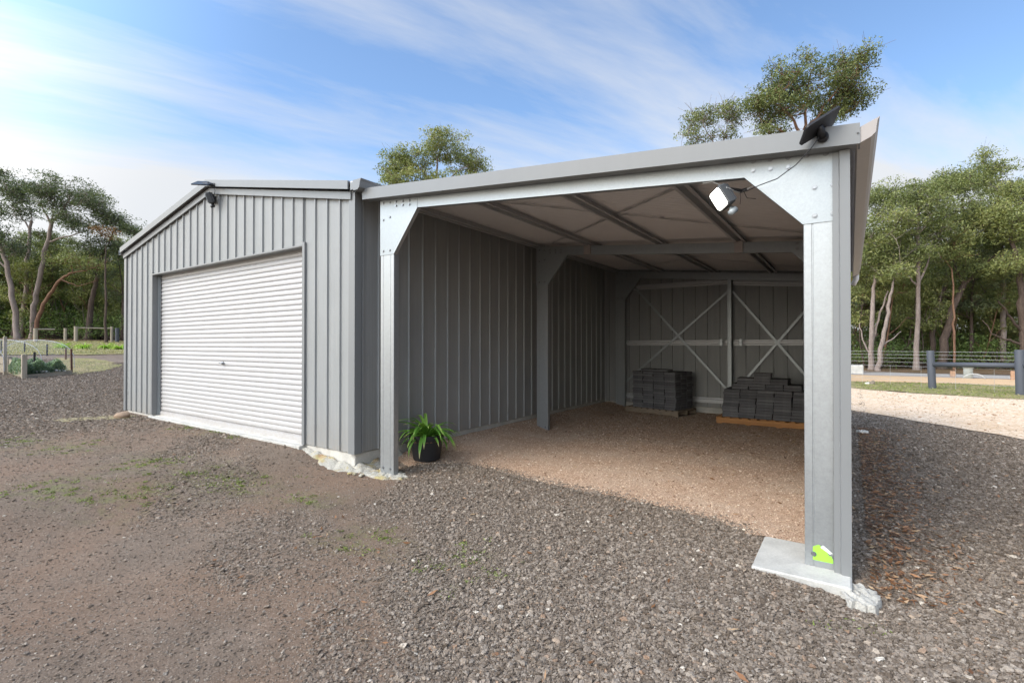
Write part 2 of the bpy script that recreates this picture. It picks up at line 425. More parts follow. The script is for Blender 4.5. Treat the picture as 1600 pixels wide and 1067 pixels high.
def sheet(name, poly, mat, off=.008, step=.3, wob=.04, label=None, kind='structure', seed=1):
    """a thin layer that follows the ground inside an outline"""
    rr = random.Random(seed); pts = []
    n = len(poly)
    for i in range(n):
        a = Vector(poly[i][:2]); b = Vector(poly[(i + 1) % n][:2]); L = (b - a).length; m = max(1, int(L / step))
        nrm = Vector((-(b - a).y, (b - a).x)).normalized()
        for k in range(m):
            p = a.lerp(b, k / m)
            pts.append(p + nrm * (rr.uniform(-1, 1) * wob if k else 0))
    ne = len(pts); edges = [(i, (i + 1) % ne) for i in range(ne)]
    xs = [p.x for p in pts]; ys = [p.y for p in pts]
    gx = np.arange(min(xs), max(xs), step); gy = np.arange(min(ys), max(ys), step)
    inner = [Vector((x + rr.uniform(-.2, .2) * step, y + rr.uniform(-.2, .2) * step)) for x in gx for y in gy]
    # keep inner points inside the outline
    def inside(p):
        c = False; j = ne - 1
        for i in range(ne):
            a, b = pts[i], pts[j]
            if (a.y > p.y) != (b.y > p.y) and p.x < (b.x - a.x) * (p.y - a.y) / (b.y - a.y) + a.x: c = not c
            j = i
        return c
    inner = [p for p in inner if inside(p)]
    v, e, f, *_ = delaunay_2d_cdt(pts + inner, edges, [tuple(range(ne))], 1, 1e-5)
    m = MB(); vs = [(p.x, p.y, float(gz(p.x, p.y)) + off) for p in v]
    m.v = vs; m.f = [tuple(q) for q in f]
    o = m.build(name, mat, smooth=True, kind=kind, label=label); return o

def XY(px, py): p = G(px, py); return (p.x, p.y)

# carport floor of pink grit
edge = [(640, 731), (681, 726), (720, 725), (771, 734), (799, 742), (841, 754), (897, 765), (960, 776), (1050, 798), (1120, 816), (1168, 836)]
poly = [(-5.09, 4.62)] + [XY(*p) for p in edge] + [(-.6, 4.52), (-.02, 4.52), (-.02, 11.66), (-5.09, 11.66)]
sheet('carport_floor', poly, PINK, .010, .16, .03, 'pinkish brown grit floor under the carport')

# driveway, verge, sand strip and road on the right
def strip(name, near, far, mat, off, step, wob, label, extend=30):
    a = [Vector(XY(*p)) for p in near]; b = [Vector(XY(*p)) for p in far]
    for q in (a, b):
        d0 = (q[0] - q[-1]).normalized(); d1 = -d0
        q.insert(0, q[0] + d0 * extend); q.append(q[-1] + d1 * extend)
    sheet(name, [tuple(p) for p in a] + [tuple(p) for p in reversed(b)], mat, off, step, wob, label)
near_d = [(1337, 643), (1390, 651), (1477, 666), (1556, 679), (1600, 688)]
far_d = [(1337, 607.5), (1425, 615), (1512, 620), (1600, 625)]
far_g = [(1337, 597), (1390, 598), (1495, 600.5), (1588, 604)]
far_s = [(1337, 586.5), (1588, 594)]
far_r = [(1337, 582), (1588, 588)]
strip('driveway', near_d, far_d, CREAM, .015, .45, .10, 'cream gravel driveway beside the carport', 14)
strip('grass_verge', far_d, far_g, TURF, .025, .5, .25, 'dry patchy grass verge along the post and rail fence', 20)
strip('sand_shoulder', far_g, far_s, SAND, .035, 1.2, .1, 'orange sand shoulder of the road', 24)
strip('road', far_s, far_r, ROAD, .045, 1.5, .05, 'grey sealed road beyond the fence', 40)
a = Vector(XY(1337, 582)); b = Vector(XY(1588, 588)); d = (b - a).normalized(); nrm = Vector((-d.y, d.x))
if nrm.y < 0: nrm = -nrm
q = [a - d * 60, b + d * 60]; q += [q[1] + nrm * 90, q[0] + nrm * 90]
sheet('woodland_floor', [tuple(p) for p in q], LITT, .06, 6, .5, 'brown leaf litter under the trees beyond the road')

# left side
sheet('grass_patch', [XY(*p) for p in [(88, 559), (130, 560), (165, 563), (190, 571), (178, 576), (150, 581), (125, 585), (100, 585), (84, 575)]], TURF, .012, .35, .18, 'mossy grass patch beside the raised garden bed')
sheet('grass_strip', [(-31.5, -6), (-31.0, 4), (-30.6, 9), (-29.5, 30), (-45.0, 32), (-45.5, 9), (-47, -8)], TURF, .03, .9, .4, 'dry grass strip below the woodland')
sheet('litter_ground', [(-45, 32), (-45.5, 9), (-47, -8), (-110, -30), (-110, 90), (-45, 90)], LITT, .05, 5, .6, 'leaf litter floor of the woodland behind the rail fence')
sheet('sand_trace', [XY(*p) for p in [(80, 658), (100, 654), (150, 652), (190, 648), (215, 650), (200, 654), (150, 656), (100, 660)]], m_grit('pale_trace', [(.2, (.17, .14, .08)), (.6, (.27, .235, .13)), (.8, (.36, .33, .22))], 40), .010, .15, .05, 'pale sandy trace at the corner of the shed')

# ---- loose stones (nobody could count them)
def stone_group(mat, name, seeds=5, sub=2):
    ng = bpy.data.node_groups.new(name, 'GeometryNodeTree')
    ng.interface.new_socket('Geometry', in_out='INPUT', socket_type='NodeSocketGeometry')
    ng.interface.new_socket('Geometry', in_out='OUTPUT', socket_type='NodeSocketGeometry')
    N = ng.nodes; L = ng.links
    gi = N.new('NodeGroupInput'); go = N.new('NodeGroupOutput')
    jn = N.new('GeometryNodeJoinGeometry')
    for k in range(seeds):
        ico = N.new('GeometryNodeMeshIcoSphere'); ico.inputs['Radius'].default_value = .5; ico.inputs['Subdivisions'].default_value = sub
        sp = N.new('GeometryNodeSetPosition'); L.new(ico.outputs['Mesh'], sp.inputs['Geometry'])
        nz = N.new('ShaderNodeTexNoise'); nz.noise_dimensions = '4D'; nz.inputs['W'].default_value = 3.7 * k + 1; nz.inputs['Scale'].default_value = 1.7; nz.inputs['Detail'].default_value = 1
        sb = N.new('ShaderNodeVectorMath'); sb.operation = 'SUBTRACT'; L.new(nz.outputs['Color'], sb.inputs[0]); sb.inputs[1].default_value = (.5, .5, .5)
        ml = N.new('ShaderNodeVectorMath'); ml.operation = 'MULTIPLY'; L.new(sb.outputs[0], ml.inputs[0]); ml.inputs[1].default_value = (1.5, 1.5, 1.3)
        L.new(ml.outputs[0], sp.inputs['Offset'])
        tf = N.new('GeometryNodeTransform'); L.new(sp.outputs[0], tf.inputs['Geometry']); tf.inputs['Scale'].default_value = (1, .62 + .08 * k, .40 + .05 * (k % 3))
        sm = N.new('GeometryNodeSetMaterial'); sm.inputs['Material'].default_value = mat; L.new(tf.outputs[0], sm.inputs['Geometry'])
        g2 = N.new('GeometryNodeGeometryToInstance'); L.new(sm.outputs[0], g2.inputs[0]); L.new(g2.outputs[0], jn.inputs[0])
    ip = N.new('GeometryNodeInstanceOnPoints'); L.new(gi.outputs[0], ip.inputs['Points']); L.new(jn.outputs[0], ip.inputs['Instance'])
    ip.inputs['Pick Instance'].default_value = True
    rv = N.new('FunctionNodeRandomValue'); rv.data_type = 'FLOAT_VECTOR'; rv.inputs[0].default_value = (-.45, -.45, 0); rv.inputs[1].default_value = (.45, .45, 6.283)
    L.new(rv.outputs[0], ip.inputs['Rotation'])
    at = N.new('GeometryNodeInputNamedAttribute'); at.data_type = 'FLOAT'; at.inputs['Name'].default_value = 'size'
    L.new(at.outputs[0], ip.inputs['Scale']); L.new(ip.outputs[0], go.inputs[0])
    return ng

def scatter(name, pts, size, ng, label, cat=None):
    me = bpy.data.meshes.new(name); me.vertices.add(len(pts)); me.vertices.foreach_set('co', np.asarray(pts, np.float32).ravel())
    a = me.attributes.new('size', 'FLOAT', 'POINT'); a.data.foreach_set('value', np.asarray(size, np.float32))
    o = bpy.data.objects.new(name, me); COL.objects.link(o)
    md = o.modifiers.new('stones', 'NODES'); md.node_group = ng
    tag(o, label, cat, kind='stuff'); return o

def inpoly(poly, x, y):
    c = np.zeros(len(x), bool); j = len(poly) - 1
    for i in range(len(poly)):
        xi, yi = poly[i]; xj, yj = poly[j]
        c ^= ((yi > y) != (yj > y)) & (x < (xj - xi) * (y - yi) / (yj - yi + 1e-12) + xi); j = i
    return c

def fieldpts(n, t0, t1, umax=1.25, p=1.0):
    # density falls off with distance
    k = NP.random(n); t = (t0 ** p + k * (t1 ** p - t0 ** p)) ** (1 / p)
    u = NP.uniform(-umax, umax, n)
    x = FWD.x * t + RGT.x * u * t; y = FWD.y * t + RGT.y * u * t
    return x, y, t
shed_poly = [(-12.6, 3.9), (-5.02, 3.9), (-5.02, 12), (-12.6, 12)]
slab_poly = [(-.6, 3.83), (.0, 3.83), (.0, 4.53), (-.6, 4.53)]
drive_near = [XY(*p) for p in near_d]
x, y, t = fieldpts(1100000, 1.5, 21, 1.25, .62)
dn = dens(x, y); mm = NP.normal(0, .12, len(x))
keep = (NP.random(len(x)) < np.clip(.22 + .9 * dn + mm, 0, 1)) & ~inpoly(shed_poly, x, y) & ~inpoly(poly, x, y) & ~inpoly(slab_poly, x, y)
inside_drive = (x > .3) & (y > drive_near[0][1] - (x - drive_near[0][0]) * (drive_near[0][1] - drive_near[-1][1]) / (drive_near[-1][0] - drive_near[0][0]))
keep &= ~inside_drive
x, y, t, dn = x[keep], y[keep], t[keep], dn[keep]
size = np.exp(NP.normal(math.log(.0098), .5, len(x))) * (.72 + .42 * dn) * np.clip(t / 5.0, 1, 2.2)
size = np.clip(size, .005, .045)
z = gz(x, y) + size * .10 + NP.random(len(x)) * .006 * dn
scatter('gravel', np.stack([x, y, z], -1), size, stone_group(STONE, 'loose_stones'), 'loose grey brown gravel stones lying over the yard')
# pink grit on the carport floor
n = 90000; x = NP.uniform(-5.05, -.02, n); y = 4.2 + 7.3 * NP.random(n) ** 1.6
k = inpoly(poly, x, y); x, y = x[k], y[k]
size = np.clip(np.exp(NP.normal(math.log(.0085), .5, len(x))), .004, .034)
scatter('floor_grit', np.stack([x, y, gz(x, y) + .010 + size * .1], -1), size, stone_group(GRITS, 'grit_stones', 3, 1), 'fine pink grit grains scattered on the carport floor')
# a little mixing across the edge
n = 4000; ex = [XY(*p) for p in edge]; sel = NP.integers(0, len(ex) - 1, n); f = NP.random(n); ea = np.array(ex)
x = ea[sel, 0] * (1 - f) + ea[sel + 1, 0] * f + NP.normal(0, .06, n); y = ea[sel, 1] * (1 - f) + ea[sel + 1, 1] * f + NP.normal(.0, .09, n)
k = ~inpoly(slab_poly, x, y); x, y = x[k], y[k]
size = np.clip(np.exp(NP.normal(math.log(.013), .35, len(x))), .005, .03)
scatter('edge_gravel', np.stack([x, y, gz(x, y) + .010 + size * .1], -1), size, bpy.data.node_groups['loose_stones'], 'dark gravel stones spilling over the edge of the carport floor')
# driveway stones
n = 9000; x = NP.uniform(.6, 14, n); y = NP.uniform(8, 26, n)
fd = [XY(*p) for p in far_d]; pol = drive_near + fd[::-1]; k = inpoly(pol, x, y); x, y = x[k], y[k]
size = np.exp(NP.normal(math.log(.03), .4, len(x)))
ngc = stone_group(m_stone('driveway_stone', [(0, (.35, .2, .11)), (.4, (.5, .38, .27)), (1, (.74, .66, .56))]), 'driveway_stones', 3, 1)
scatter('driveway_stones', np.stack([x, y, gz(x, y) + .02], -1), size, ngc, 'pale stones lying over the cream driveway')

# ---- leaf-like quads
def leaf_quads(C, L, W, droop=.6, rng=NP, flat=False):
    n = len(C)
    if flat:
        az = rng.uniform(0, 2 * np.pi, n); d = np.stack([np.cos(az), np.sin(az), rng.uniform(-.25, .25, n)], -1)
        up = np.stack([rng.normal(0, .35, n), rng.normal(0, .35, n), np.ones(n)], -1)
        s = np.cross(d, up)
    else:
        d = rng.normal(0, 1, (n, 3)); d[:, 2] = d[:, 2] * .7 - droop * 1.3
        s = rng.normal(0, 1, (n, 3)); s = s - d * (np.sum(s * d, 1) / np.sum(d * d, 1))[:, None]
    d /= np.linalg.norm(d, axis=1)[:, None]; s /= np.linalg.norm(s, axis=1)[:, None] + 1e-9
    L = L[:, None] if hasattr(L, '__len__') else L; W = W[:, None] if hasattr(W, '__len__') else W
    nn = np.cross(d, s)
    V = np.stack([C - d * L * .5, C + s * W * .5 + nn * W * .12, C + d * L * .5, C - s * W * .5 + nn * W * .12], 1).reshape(-1, 3)
    return V

def quad_obj(name, C, L, W, tint, mat, parent=None, droop=.6, flat=False, **kw):
    off = np.zeros(3)
    if parent is not None:
        r = parent
        while r.parent is not None: r = r.parent
        off = np.array(r.location)
    V = leaf_quads(np.asarray(C), L, W, droop, flat=flat) - off
    me = npmesh(name, V, 4, np.arange(len(V)), mat, np.repeat(tint, 4))
    o = bpy.data.objects.new(name, me); COL.objects.link(o)
    if parent is not None: o.parent = parent
    tag(o, **kw); return o

# moss and grass sprigs in the yard
C = []; 
for p, r in MOSSW:
    nt_ = max(4, int(26 * r)); ca = NP.normal(0, r * .55, nt_); cb2 = NP.normal(0, r * .4, nt_); kk = NP.integers(0, nt_, int(480 * r * (1 if r > .15 else .5))); m = len(kk)
    ks = NP.uniform(.012, .05, nt_)[kk]; a = ca[kk] + NP.normal(0, 1, m) * ks + p.x; b = cb2[kk] + NP.normal(0, 1, m) * ks + p.y
    C.append(np.stack([a, b, gz(a, b) + .008], -1))
C = np.concatenate(C)
k = ~inpoly(shed_poly, C[:, 0], C[:, 1]); C = C[k]
quad_obj('weeds', C, NP.uniform(.012, .045, len(C)), NP.uniform(.004, .012, len(C)), NP.beta(2, 3, len(C)), GRASSM, droop=0, kind='stuff', label='sparse green weeds sprouting through the gravel')
# fallen leaves: beside the right wall, and deeper in the carport
n = 3600; y = 3.9 + 7.5 * NP.random(n) ** .85; x = .10 + np.abs(NP.normal(0, .26, n)) + .05 * (y - 4)*0
C1 = np.stack([x, y, gz(x, y) + NP.uniform(.012, .035, n)], -1)
n = 2200; x = NP.uniform(-4.9, -.3, n); y = NP.normal(8.9, 1.2, n); k = (y > 6) & (y < 11.4); x, y = x[k], y[k]
C2 = np.stack([x, y, gz(x, y) + NP.uniform(.014, .03, len(x))], -1)
n = 260; x = NP.uniform(-4, 3, n); y = NP.uniform(1.5, 9, n); k = ~inpoly(shed_poly, x, y) & ~inpoly(slab_poly, x, y); x, y = x[k], y[k]
C3 = np.stack([x, y, gz(x, y) + .02], -1)
C = np.concatenate([C1, C2, C3])
quad_obj('leaf_litter', C, NP.uniform(.025, .085, len(C)), NP.uniform(.008, .024, len(C)), NP.random(len(C)), LITTERM, flat=True, kind='stuff', label='fallen orange brown gum leaves by the carport wall and floor')
# grass tufts on verge
n = 26000; x = NP.uniform(-1, 16, n); y = NP.uniform(12, 32, n); vg = fd + [XY(*p) for p in far_g][::-1]; k = inpoly(vg, x, y); x, y = x[k], y[k]
quad_obj('verge_grass', np.stack([x, y, gz(x, y) + .05], -1), NP.uniform(.04, .12, len(x)), NP.uniform(.01, .03, len(x)), NP.beta(2.5, 2, len(x)), GRASSM, droop=0, kind='stuff', label='short grass blades along the verge by the grey posts')
n = 16000; x = NP.uniform(-45, -30.8, n); y = NP.uniform(2, 16, n)
quad_obj('strip_grass', np.stack([x, y, gz(x, y) + .05], -1), NP.uniform(.04, .12, n), NP.uniform(.02, .04, n), NP.random(n), m_leaf('dry_blade', [(0, (.20, .20, .09)), (.6, (.36, .32, .17)), (1, (.48, .42, .25))]), droop=0, kind='stuff', label='short dry grass in front of the rail fence')

# ------------------------------------------------------------------ shed
SX0, SX1, SY0, SY1 = -12.52, -5.10, 3.985, 11.70
DX0, DX1, DZ0, DZ1 = -11.12, -6.18, .225, 2.92
RX = (SX0 + SX1) / 2
SLABZ = .225
def roofz(x): return 3.585 + (4.29 - 3.585) * (1 - abs(x - RX) / (SX1 - RX))

shed = thing('shed', (RX, SY0, 0), 'grey ribbed steel garage with gabled roof and white roller door', 'shed')

def clad(mb, o, d, L, nrm, zb, zt, pitch=.262, rib=.024, start=.0, brk=()):
    """ribbed sheet wall; o origin (x,y), d direction, nrm outward; zb, zt functions of the distance along"""
    o = Vector(o); d = Vector(d); nrm = Vector(nrm)
    S = [(0.0, 0.0)]
    k = 0
    while True:
        s0 = start + k * pitch; k += 1
        if s0 - pitch > L: break
        prof = [(-.017, 0), (-.009, rib), (.009, rib), (.017, 0)]
        m = 9; a, b = .03, pitch - .03
        for i in range(m):
            w = a + (b - a) * i / (m - 1)
            prof += [(w - .005, 0), (w - .0015, .0016), (w + .0015, .0016), (w + .005, 0)]
        S += [(s0 + q, h) for q, h in prof if 0 < s0 + q < L]
    S.append((L, 0))
    for x in brk: S += [(x - .0005, 0), (x + .0005, 0)]
    S.sort(key=lambda q: q[0])
    for (a, ha), (b, hb) in zip(S, S[1:]):
        if b - a < 1e-6: continue
        m = (a + b) / 2; e = 1e-4
        za = zb(m); zta, ztb = zt(a), zt(b)
        pa = o + d * a + nrm * ha; pb = o + d * b + nrm * hb
        mb.add([(pa.x, pa.y, za), (pb.x, pb.y, za), (pb.x, pb.y, ztb), (pa.x, pa.y, zta)], [(0, 1, 2, 3)])

def screws(mb, o, d, L, nrm, zs, pitch=.262, start=0, h=.0, skip=None, r=.008, off=-.028):
    o = Vector(o); d = Vector(d); nrm = Vector(nrm); k = 0
    while start + k * pitch < L - .04:
        s = start + k * pitch + off; k += 1
        if s < .02: continue
        for z in zs:
            if skip and skip(s, z): continue
            p = o + d * s; c = Vector((p.x, p.y, z))
            up = Vector((0, 0, 1)); vs = []
            for i in range(6):
                w = i * math.pi / 3; vs.append(c + nrm * .007 + (d * math.cos(w) + up * math.sin(w)) * r * .75)
            for i in range(6):
                w = i * math.pi / 3; vs.append(c + nrm * .0005 + (d * math.cos(w) + up * math.sin(w)) * r * 1.2)
            mb.add(vs, [tuple(range(6))] + [(i, (i + 1) % 6, 6 + (i + 1) % 6, 6 + i) for i in range(6)])

# front wall
m = MB(); Lf = SX1 - SX0
zbf = lambda s: DZ1 if DX0 < SX0 + s < DX1 else SLABZ - .005
clad(m, (SX0, SY0, 0), (1, 0, 0), Lf, (0, -1, 0), zbf, lambda s: roofz(SX0 + s) - .10, brk=(DX0 - SX0, DX1 - SX0), start=.06)
inD = lambda s, z: DX0 - .03 < SX0 + s < DX1 + .03 and z < DZ1
screws(m, (SX0, SY0, 0), (1, 0, 0), Lf, (0, -1, 0), (.38, 1.62, 3.0), start=.06, skip=inD, r=.007)
front = m.build('wall', PAINT, shed)
# right wall and the hidden ones
m = MB(); Ls = SY1 - SY0
clad(m, (SX1, SY0, 0), (0, 1, 0), Ls, (1, 0, 0), lambda s: SLABZ - .005, lambda s: 3.50, pitch=.268, start=.105)
screws(m, (SX1, SY0, 0), (0, 1, 0), Ls, (1, 0, 0), (.40, 1.62), pitch=.268, start=.105, off=.03)
rw = m.build('wall', PAINT, shed)
m = MB()
clad(m, (SX0, SY1, 0), (0, -1, 0), Ls, (-1, 0, 0), lambda s: SLABZ - .005, lambda s: 3.50)
clad(m, (SX1, SY1, 0), (-1, 0, 0), Lf, (0, 1, 0), lambda s: SLABZ - .005, lambda s: roofz(SX1 - s) - .02)
m.build('wall', PAINT, shed)
# corner flashings
m = MB()
m.sweep([(-.0, -.004), (-.09, -.004), (-.09, -.030), (.030, -.030), (.030, .075), (.004, .075), (.004, -.004)], (SX1, SY0, SLABZ - .012), (SX1, SY0, 3.46), (1, 0, 0), (0, 1, 0))
m.build('corner_flashing', TRIM, shed); m = MB()
m.sweep([(.0, -.004), (.08, -.004), (.08, -.029), (-.029, -.029), (-.029, .075), (-.004, .075), (-.004, -.004)], (SX0, SY0, SLABZ - .012), (SX0, SY0, 3.46), (1, 0, 0), (0, 1, 0))
m.build('corner_flashing', TRIM, shed)
# roof sheets
for sgn in (-1, 1):
    m = MB(); xe = SX1 + .05 if sgn > 0 else SX0 - .05
    A = Vector((RX, 3.90, 4.275)); B = Vector((xe, 3.90, roofz(SX1) - .005 - .015))
    prof = []; s = 0
    while s < 7.75:
        prof += [(s, 0), (s + .03, .025), (s + .05, .025), (s + .08, 0)]; s += .19
    m.add([A + Vector((0, a, b)) for a, b in prof] + [B + Vector((0, a, b)) for a, b in prof], [(i, i + 1, len(prof) + i + 1, len(prof) + i) for i in range(len(prof) - 1)])
    m.build('roof', ROOFP, shed)
# barges on the gable (upper capping and lower strip)
for sgn in (-1, 1):
    xe = SX1 - .01 if sgn > 0 else SX0 - .03
    zE = roofz(SX1)
    A = Vector((RX, 0, 4.29)); B = Vector((xe, 0, zE + (.0 if sgn > 0 else -.005)))
    m = MB()
    def bandp(y0, y1, dz0, dz1):
        a, b = A, B
        vs = [(p.x, yy, p.z + dz) for p in (a, b) for yy in (y0, y1) for dz in (dz0, dz1)]
        m.add(vs, [(0, 1, 3, 2), (4, 6, 7, 5), (0, 4, 5, 1), (2, 3, 7, 6), (0, 2, 6, 4), (1, 5, 7, 3)])
    bandp(3.875, 3.895, -.095, .012); bandp(3.895, 4.10, -.002, .012)
    m.build('barge', TRIM, shed)
    m = MB(); A = A - Vector((0, 0, 0)); 
    if sgn > 0: B = B - Vector((.02, 0, 0))
    bandp(3.935, 3.957, -.205, -.112)
    # dark recess sheet joining both
    bandp(3.957, 3.9845, -.135, -.118)
    m.build('barge_trim', TRIM, shed)
# gutter on the right eave
m = MB(); gx = SX1 + .055
prof = [(0, 0), (0, -.10), (.02, -.125), (.09, -.125), (.125, -.10), (.14, -.03), (.16, .0), (.155, .0), (.134, -.03), (.119, -.098), (.088, -.12), (.022, -.12), (.005, -.098), (.005, 0)]
m.sweep(prof, (gx + .04, 3.87, 3.575), (gx + .04, 11.7, 3.575), (1, 0, 0), (0, 0, 1))
m.add([(gx + .04 + a, 3.868, 3.575 + b) for a, b in prof[:8]], [tuple(range(8))])
m.box(gx - .02, gx + .039, 3.88, 11.7, 3.47, 3.56)
m.build('gutter', TRIM, shed)
m = MB(); m.sweep([(0, 0), (0, -.10), (-.12, -.10), (-.14, 0), (-.135, 0), (-.116, -.095), (-.005, -.095), (-.005, 0)], (SX0 - .035, 3.9, 3.555), (SX0 - .035, 11.7, 3.555), (1, 0, 0), (0, 0, 1))
m.build('gutter', TRIM, shed)
# footing slab
m = MB(); m.bbox(SX0 + .01, SX1 - .012, SY0 + .012, SY1 - .01, -.1, SLABZ - .012, .008)
m.build('footing', CONC, shed)
m = MB(); m.bbox(DX0 - .05, DX1 + .02, SY0 - .085, SY0 + .3, -.05, SLABZ - .02, .006)
m.build('door_sill', CONCW, shed)
# door opening trims
m = MB()
m.box(DX0 - .055, DX0 - .001, SY0 - .032, SY0 + .001, SLABZ, DZ1 + .05)     # left jamb face
m.box(DX0 - .001, DX0 + .004, SY0 - .03, SY0 + .22, SLABZ, DZ1)
m.box(DX1 + .001, DX1 + .055, SY0 - .034, SY0 + .001, SLABZ - .01, DZ1 + .05)
m.box(DX1 - .004, DX1 + .001, SY0 - .03, SY0 + .22, SLABZ, DZ1)
m.box(DX0 - .001, DX1 + .001, SY0 - .034, SY0 + .001, DZ1 + .001, DZ1 + .022)
m.box(DX0 + .004, DX1 - .004, SY0 - .03, SY0 + .22, DZ1 - .004, DZ1 + .001)
m.build('door_surround', TRIM, shed)
# guide rail (galvanised) at both sides
for xx, sg in ((DX0 + .005, 1), (DX1 - .005, -1)):
    m = MB()
    m.box(min(xx, xx + sg * .045), max(xx, xx + sg * .045), SY0 + .085, SY0 + .10, SLABZ, DZ1 - .02)
    m.box(min(xx, xx + sg * .02), max(xx, xx + sg * .02), SY0 + .06, SY0 + .0855, SLABZ, DZ1 - .02)
    m.build('guide_rail', GALV, shed)
# roller curtain
m = MB(); z = SLABZ + .075; P2 = []
while z < DZ1 + .02:
    for a, h in ((0, -.008), (.0035, -.009), (.007, -.004), (.012, .003), (.020, .0065), (.054, .0065), (.065, .003), (.072, -.003)):
        P2.append((z + a, h))
    z += .0765
yb = SY0 + .115
nP = len(P2); vs = [(x, yb - h, zz) for x in (DX0 + .03, DX1 - .03) for zz, h in P2]
m.add(vs, [(i, i + 1, nP + i + 1, nP + i) for i in range(nP - 1)])
door = m.build('roller_door', DOORP, shed, smooth=True)
m = MB(); m.bbox(DX0 + .03, DX1 - .03, yb - .02, yb + .02, SLABZ - .018, SLABZ + .058, .004); m.box(DX0 + .03, DX1 - .03, yb - .012, yb + .012, SLABZ + .06, SLABZ + .072)
m.build('bottom_rail', DOORP, door)
m = MB(); hx, hz = -8.62, 1.27
m.lathe([(.028, 0), (.028, .01), (.02, .02)], (0, 0, 0), 16); 
m.v = [(hx + a, yb - .02 - c, hz + b) for a, b, c in m.v]
m.tube([(hx - .07, yb - .05, hz), (hx - .02, yb - .055, hz + .004), (hx + .05, yb - .05, hz)], .009, 8)
m.tube([(hx, yb - .02, hz), (hx, yb - .055, hz)], .008, 8)
m.build('handle', SCREW, door, smooth=True)
# dark curtain drum behind the head
m = MB(); m.tube([(DX0 + .03, SY0 + .35, DZ1 + .15), (DX1 - .03, SY0 + .35, DZ1 + .15)], .17, 16)
m.build('door_drum', DGREY, shed)

# rough mortar spill at the shed corner
def heap(mb, path, w, h, seed, n=70, mm=12):
    r2 = np.random.default_rng(seed); path = [Vector(p) for p in path]; L = [0]
    for a, b in zip(path, path[1:]): L.append(L[-1] + (b - a).length)
    off = len(mb.v); ph = r2.uniform(0, 6, 8)
    for i in range(n + 1):
        s = L[-1] * i / n; k = max(j for j in range(len(L)) if L[j] <= s + 1e-9); k = min(k, len(path) - 2)
        p = path[k].lerp(path[k + 1], (s - L[k]) / (L[k + 1] - L[k])); f = i / n
        a0 = path[max(0, k)]; d = (path[k + 1] - a0).normalized(); 
        if k + 2 < len(path): d = d.lerp((path[k + 2] - path[k + 1]).normalized(), (s - L[k]) / (L[k + 1] - L[k])).normalized()
        nn_ = Vector((d.y, -d.x, 0)); ww = w(f) * (1 + .13 * math.sin(s * 11 + ph[0]) + .07 * math.sin(s * 29 + ph[1])); hh = h(f) * (1 + .25 * math.sin(s * 23 + ph[2]))
        for j in range(mm + 1):
            v = j / mm; q = p + nn_ * (v * ww); z = float(gz(q.x, q.y))
            top_ = hh * (1 - v) ** .7 + .006 * math.sin(q.x * 37 + q.y * 31 + ph[3]) + .004 * math.sin(q.x * 90 - q.y * 77 + ph[4]) + float(r2.uniform(-.004, .004))
            mb.v.append((q.x, q.y, max(z - .03 * v, z + top_ - .03 * v ** 3) if v < 1 else z - .04))
    for i in range(n):
        for j in range(mm): a = off + i * (mm + 1) + j; mb.f.append((a, a + 1, a + mm + 2, a + mm + 1))
m = MB(); rr = random.Random(4)
heap(m, [(SX1 - 1.1, SY0 - .0, 0), (SX1 - .5, SY0 - .0, 0), (SX1 + .0, SY0 - .0, 0), (SX1 - .0, SY0 + .12, 0), (SX1 - .0, SY0 + .75, 0)], lambda f: .06 + .20 * math.sin(math.pi * min(1, f * 1.05)) ** 1.5, lambda f: .02 + .07 * f, 4)
for i in range(0):
    f = i / 25; m.rock((SX1 - .95 + f * 1.05, SY0 - .045 - .05 * f + rr.uniform(-.015, .015), float(gz(SX1 - .95 + f * 1.05, SY0)) + .01 + .01 * f), (.09, .055 + .04 * f, .035 + .03 * f), i, 2)
for i in range(0):
    f = i / 15; m.rock((SX1 + .07 + .06 * rr.random(), SY0 + .0 + f * .65, .03 + .05 * f), (.09, .09, .06), 40 + i, 2)
for i in range(14): m.rock((SX1 + .02 + .30 * rr.random(), SY0 - .18 + .45 * rr.random(), .015), (.035, .03, .02), 80 + i, 1)
m.build('mortar_spill', MORT, cat='concrete', label='lumpy pale mortar spilled around the garage corner footing', loc=(SX1, SY0, 0), smooth=True, auto=40)
m = MB(); p = G(196, 652); m.rock((p.x, p.y - .05, p.z + .05), (.17, .13, .09), 5, 3)
m.build('rock', m_concrete('tan_rock', (.33, .24, .17), 1.0), cat='rock', label='tan rock lying at the far left corner of the garage', loc=p, smooth=True, auto=40)

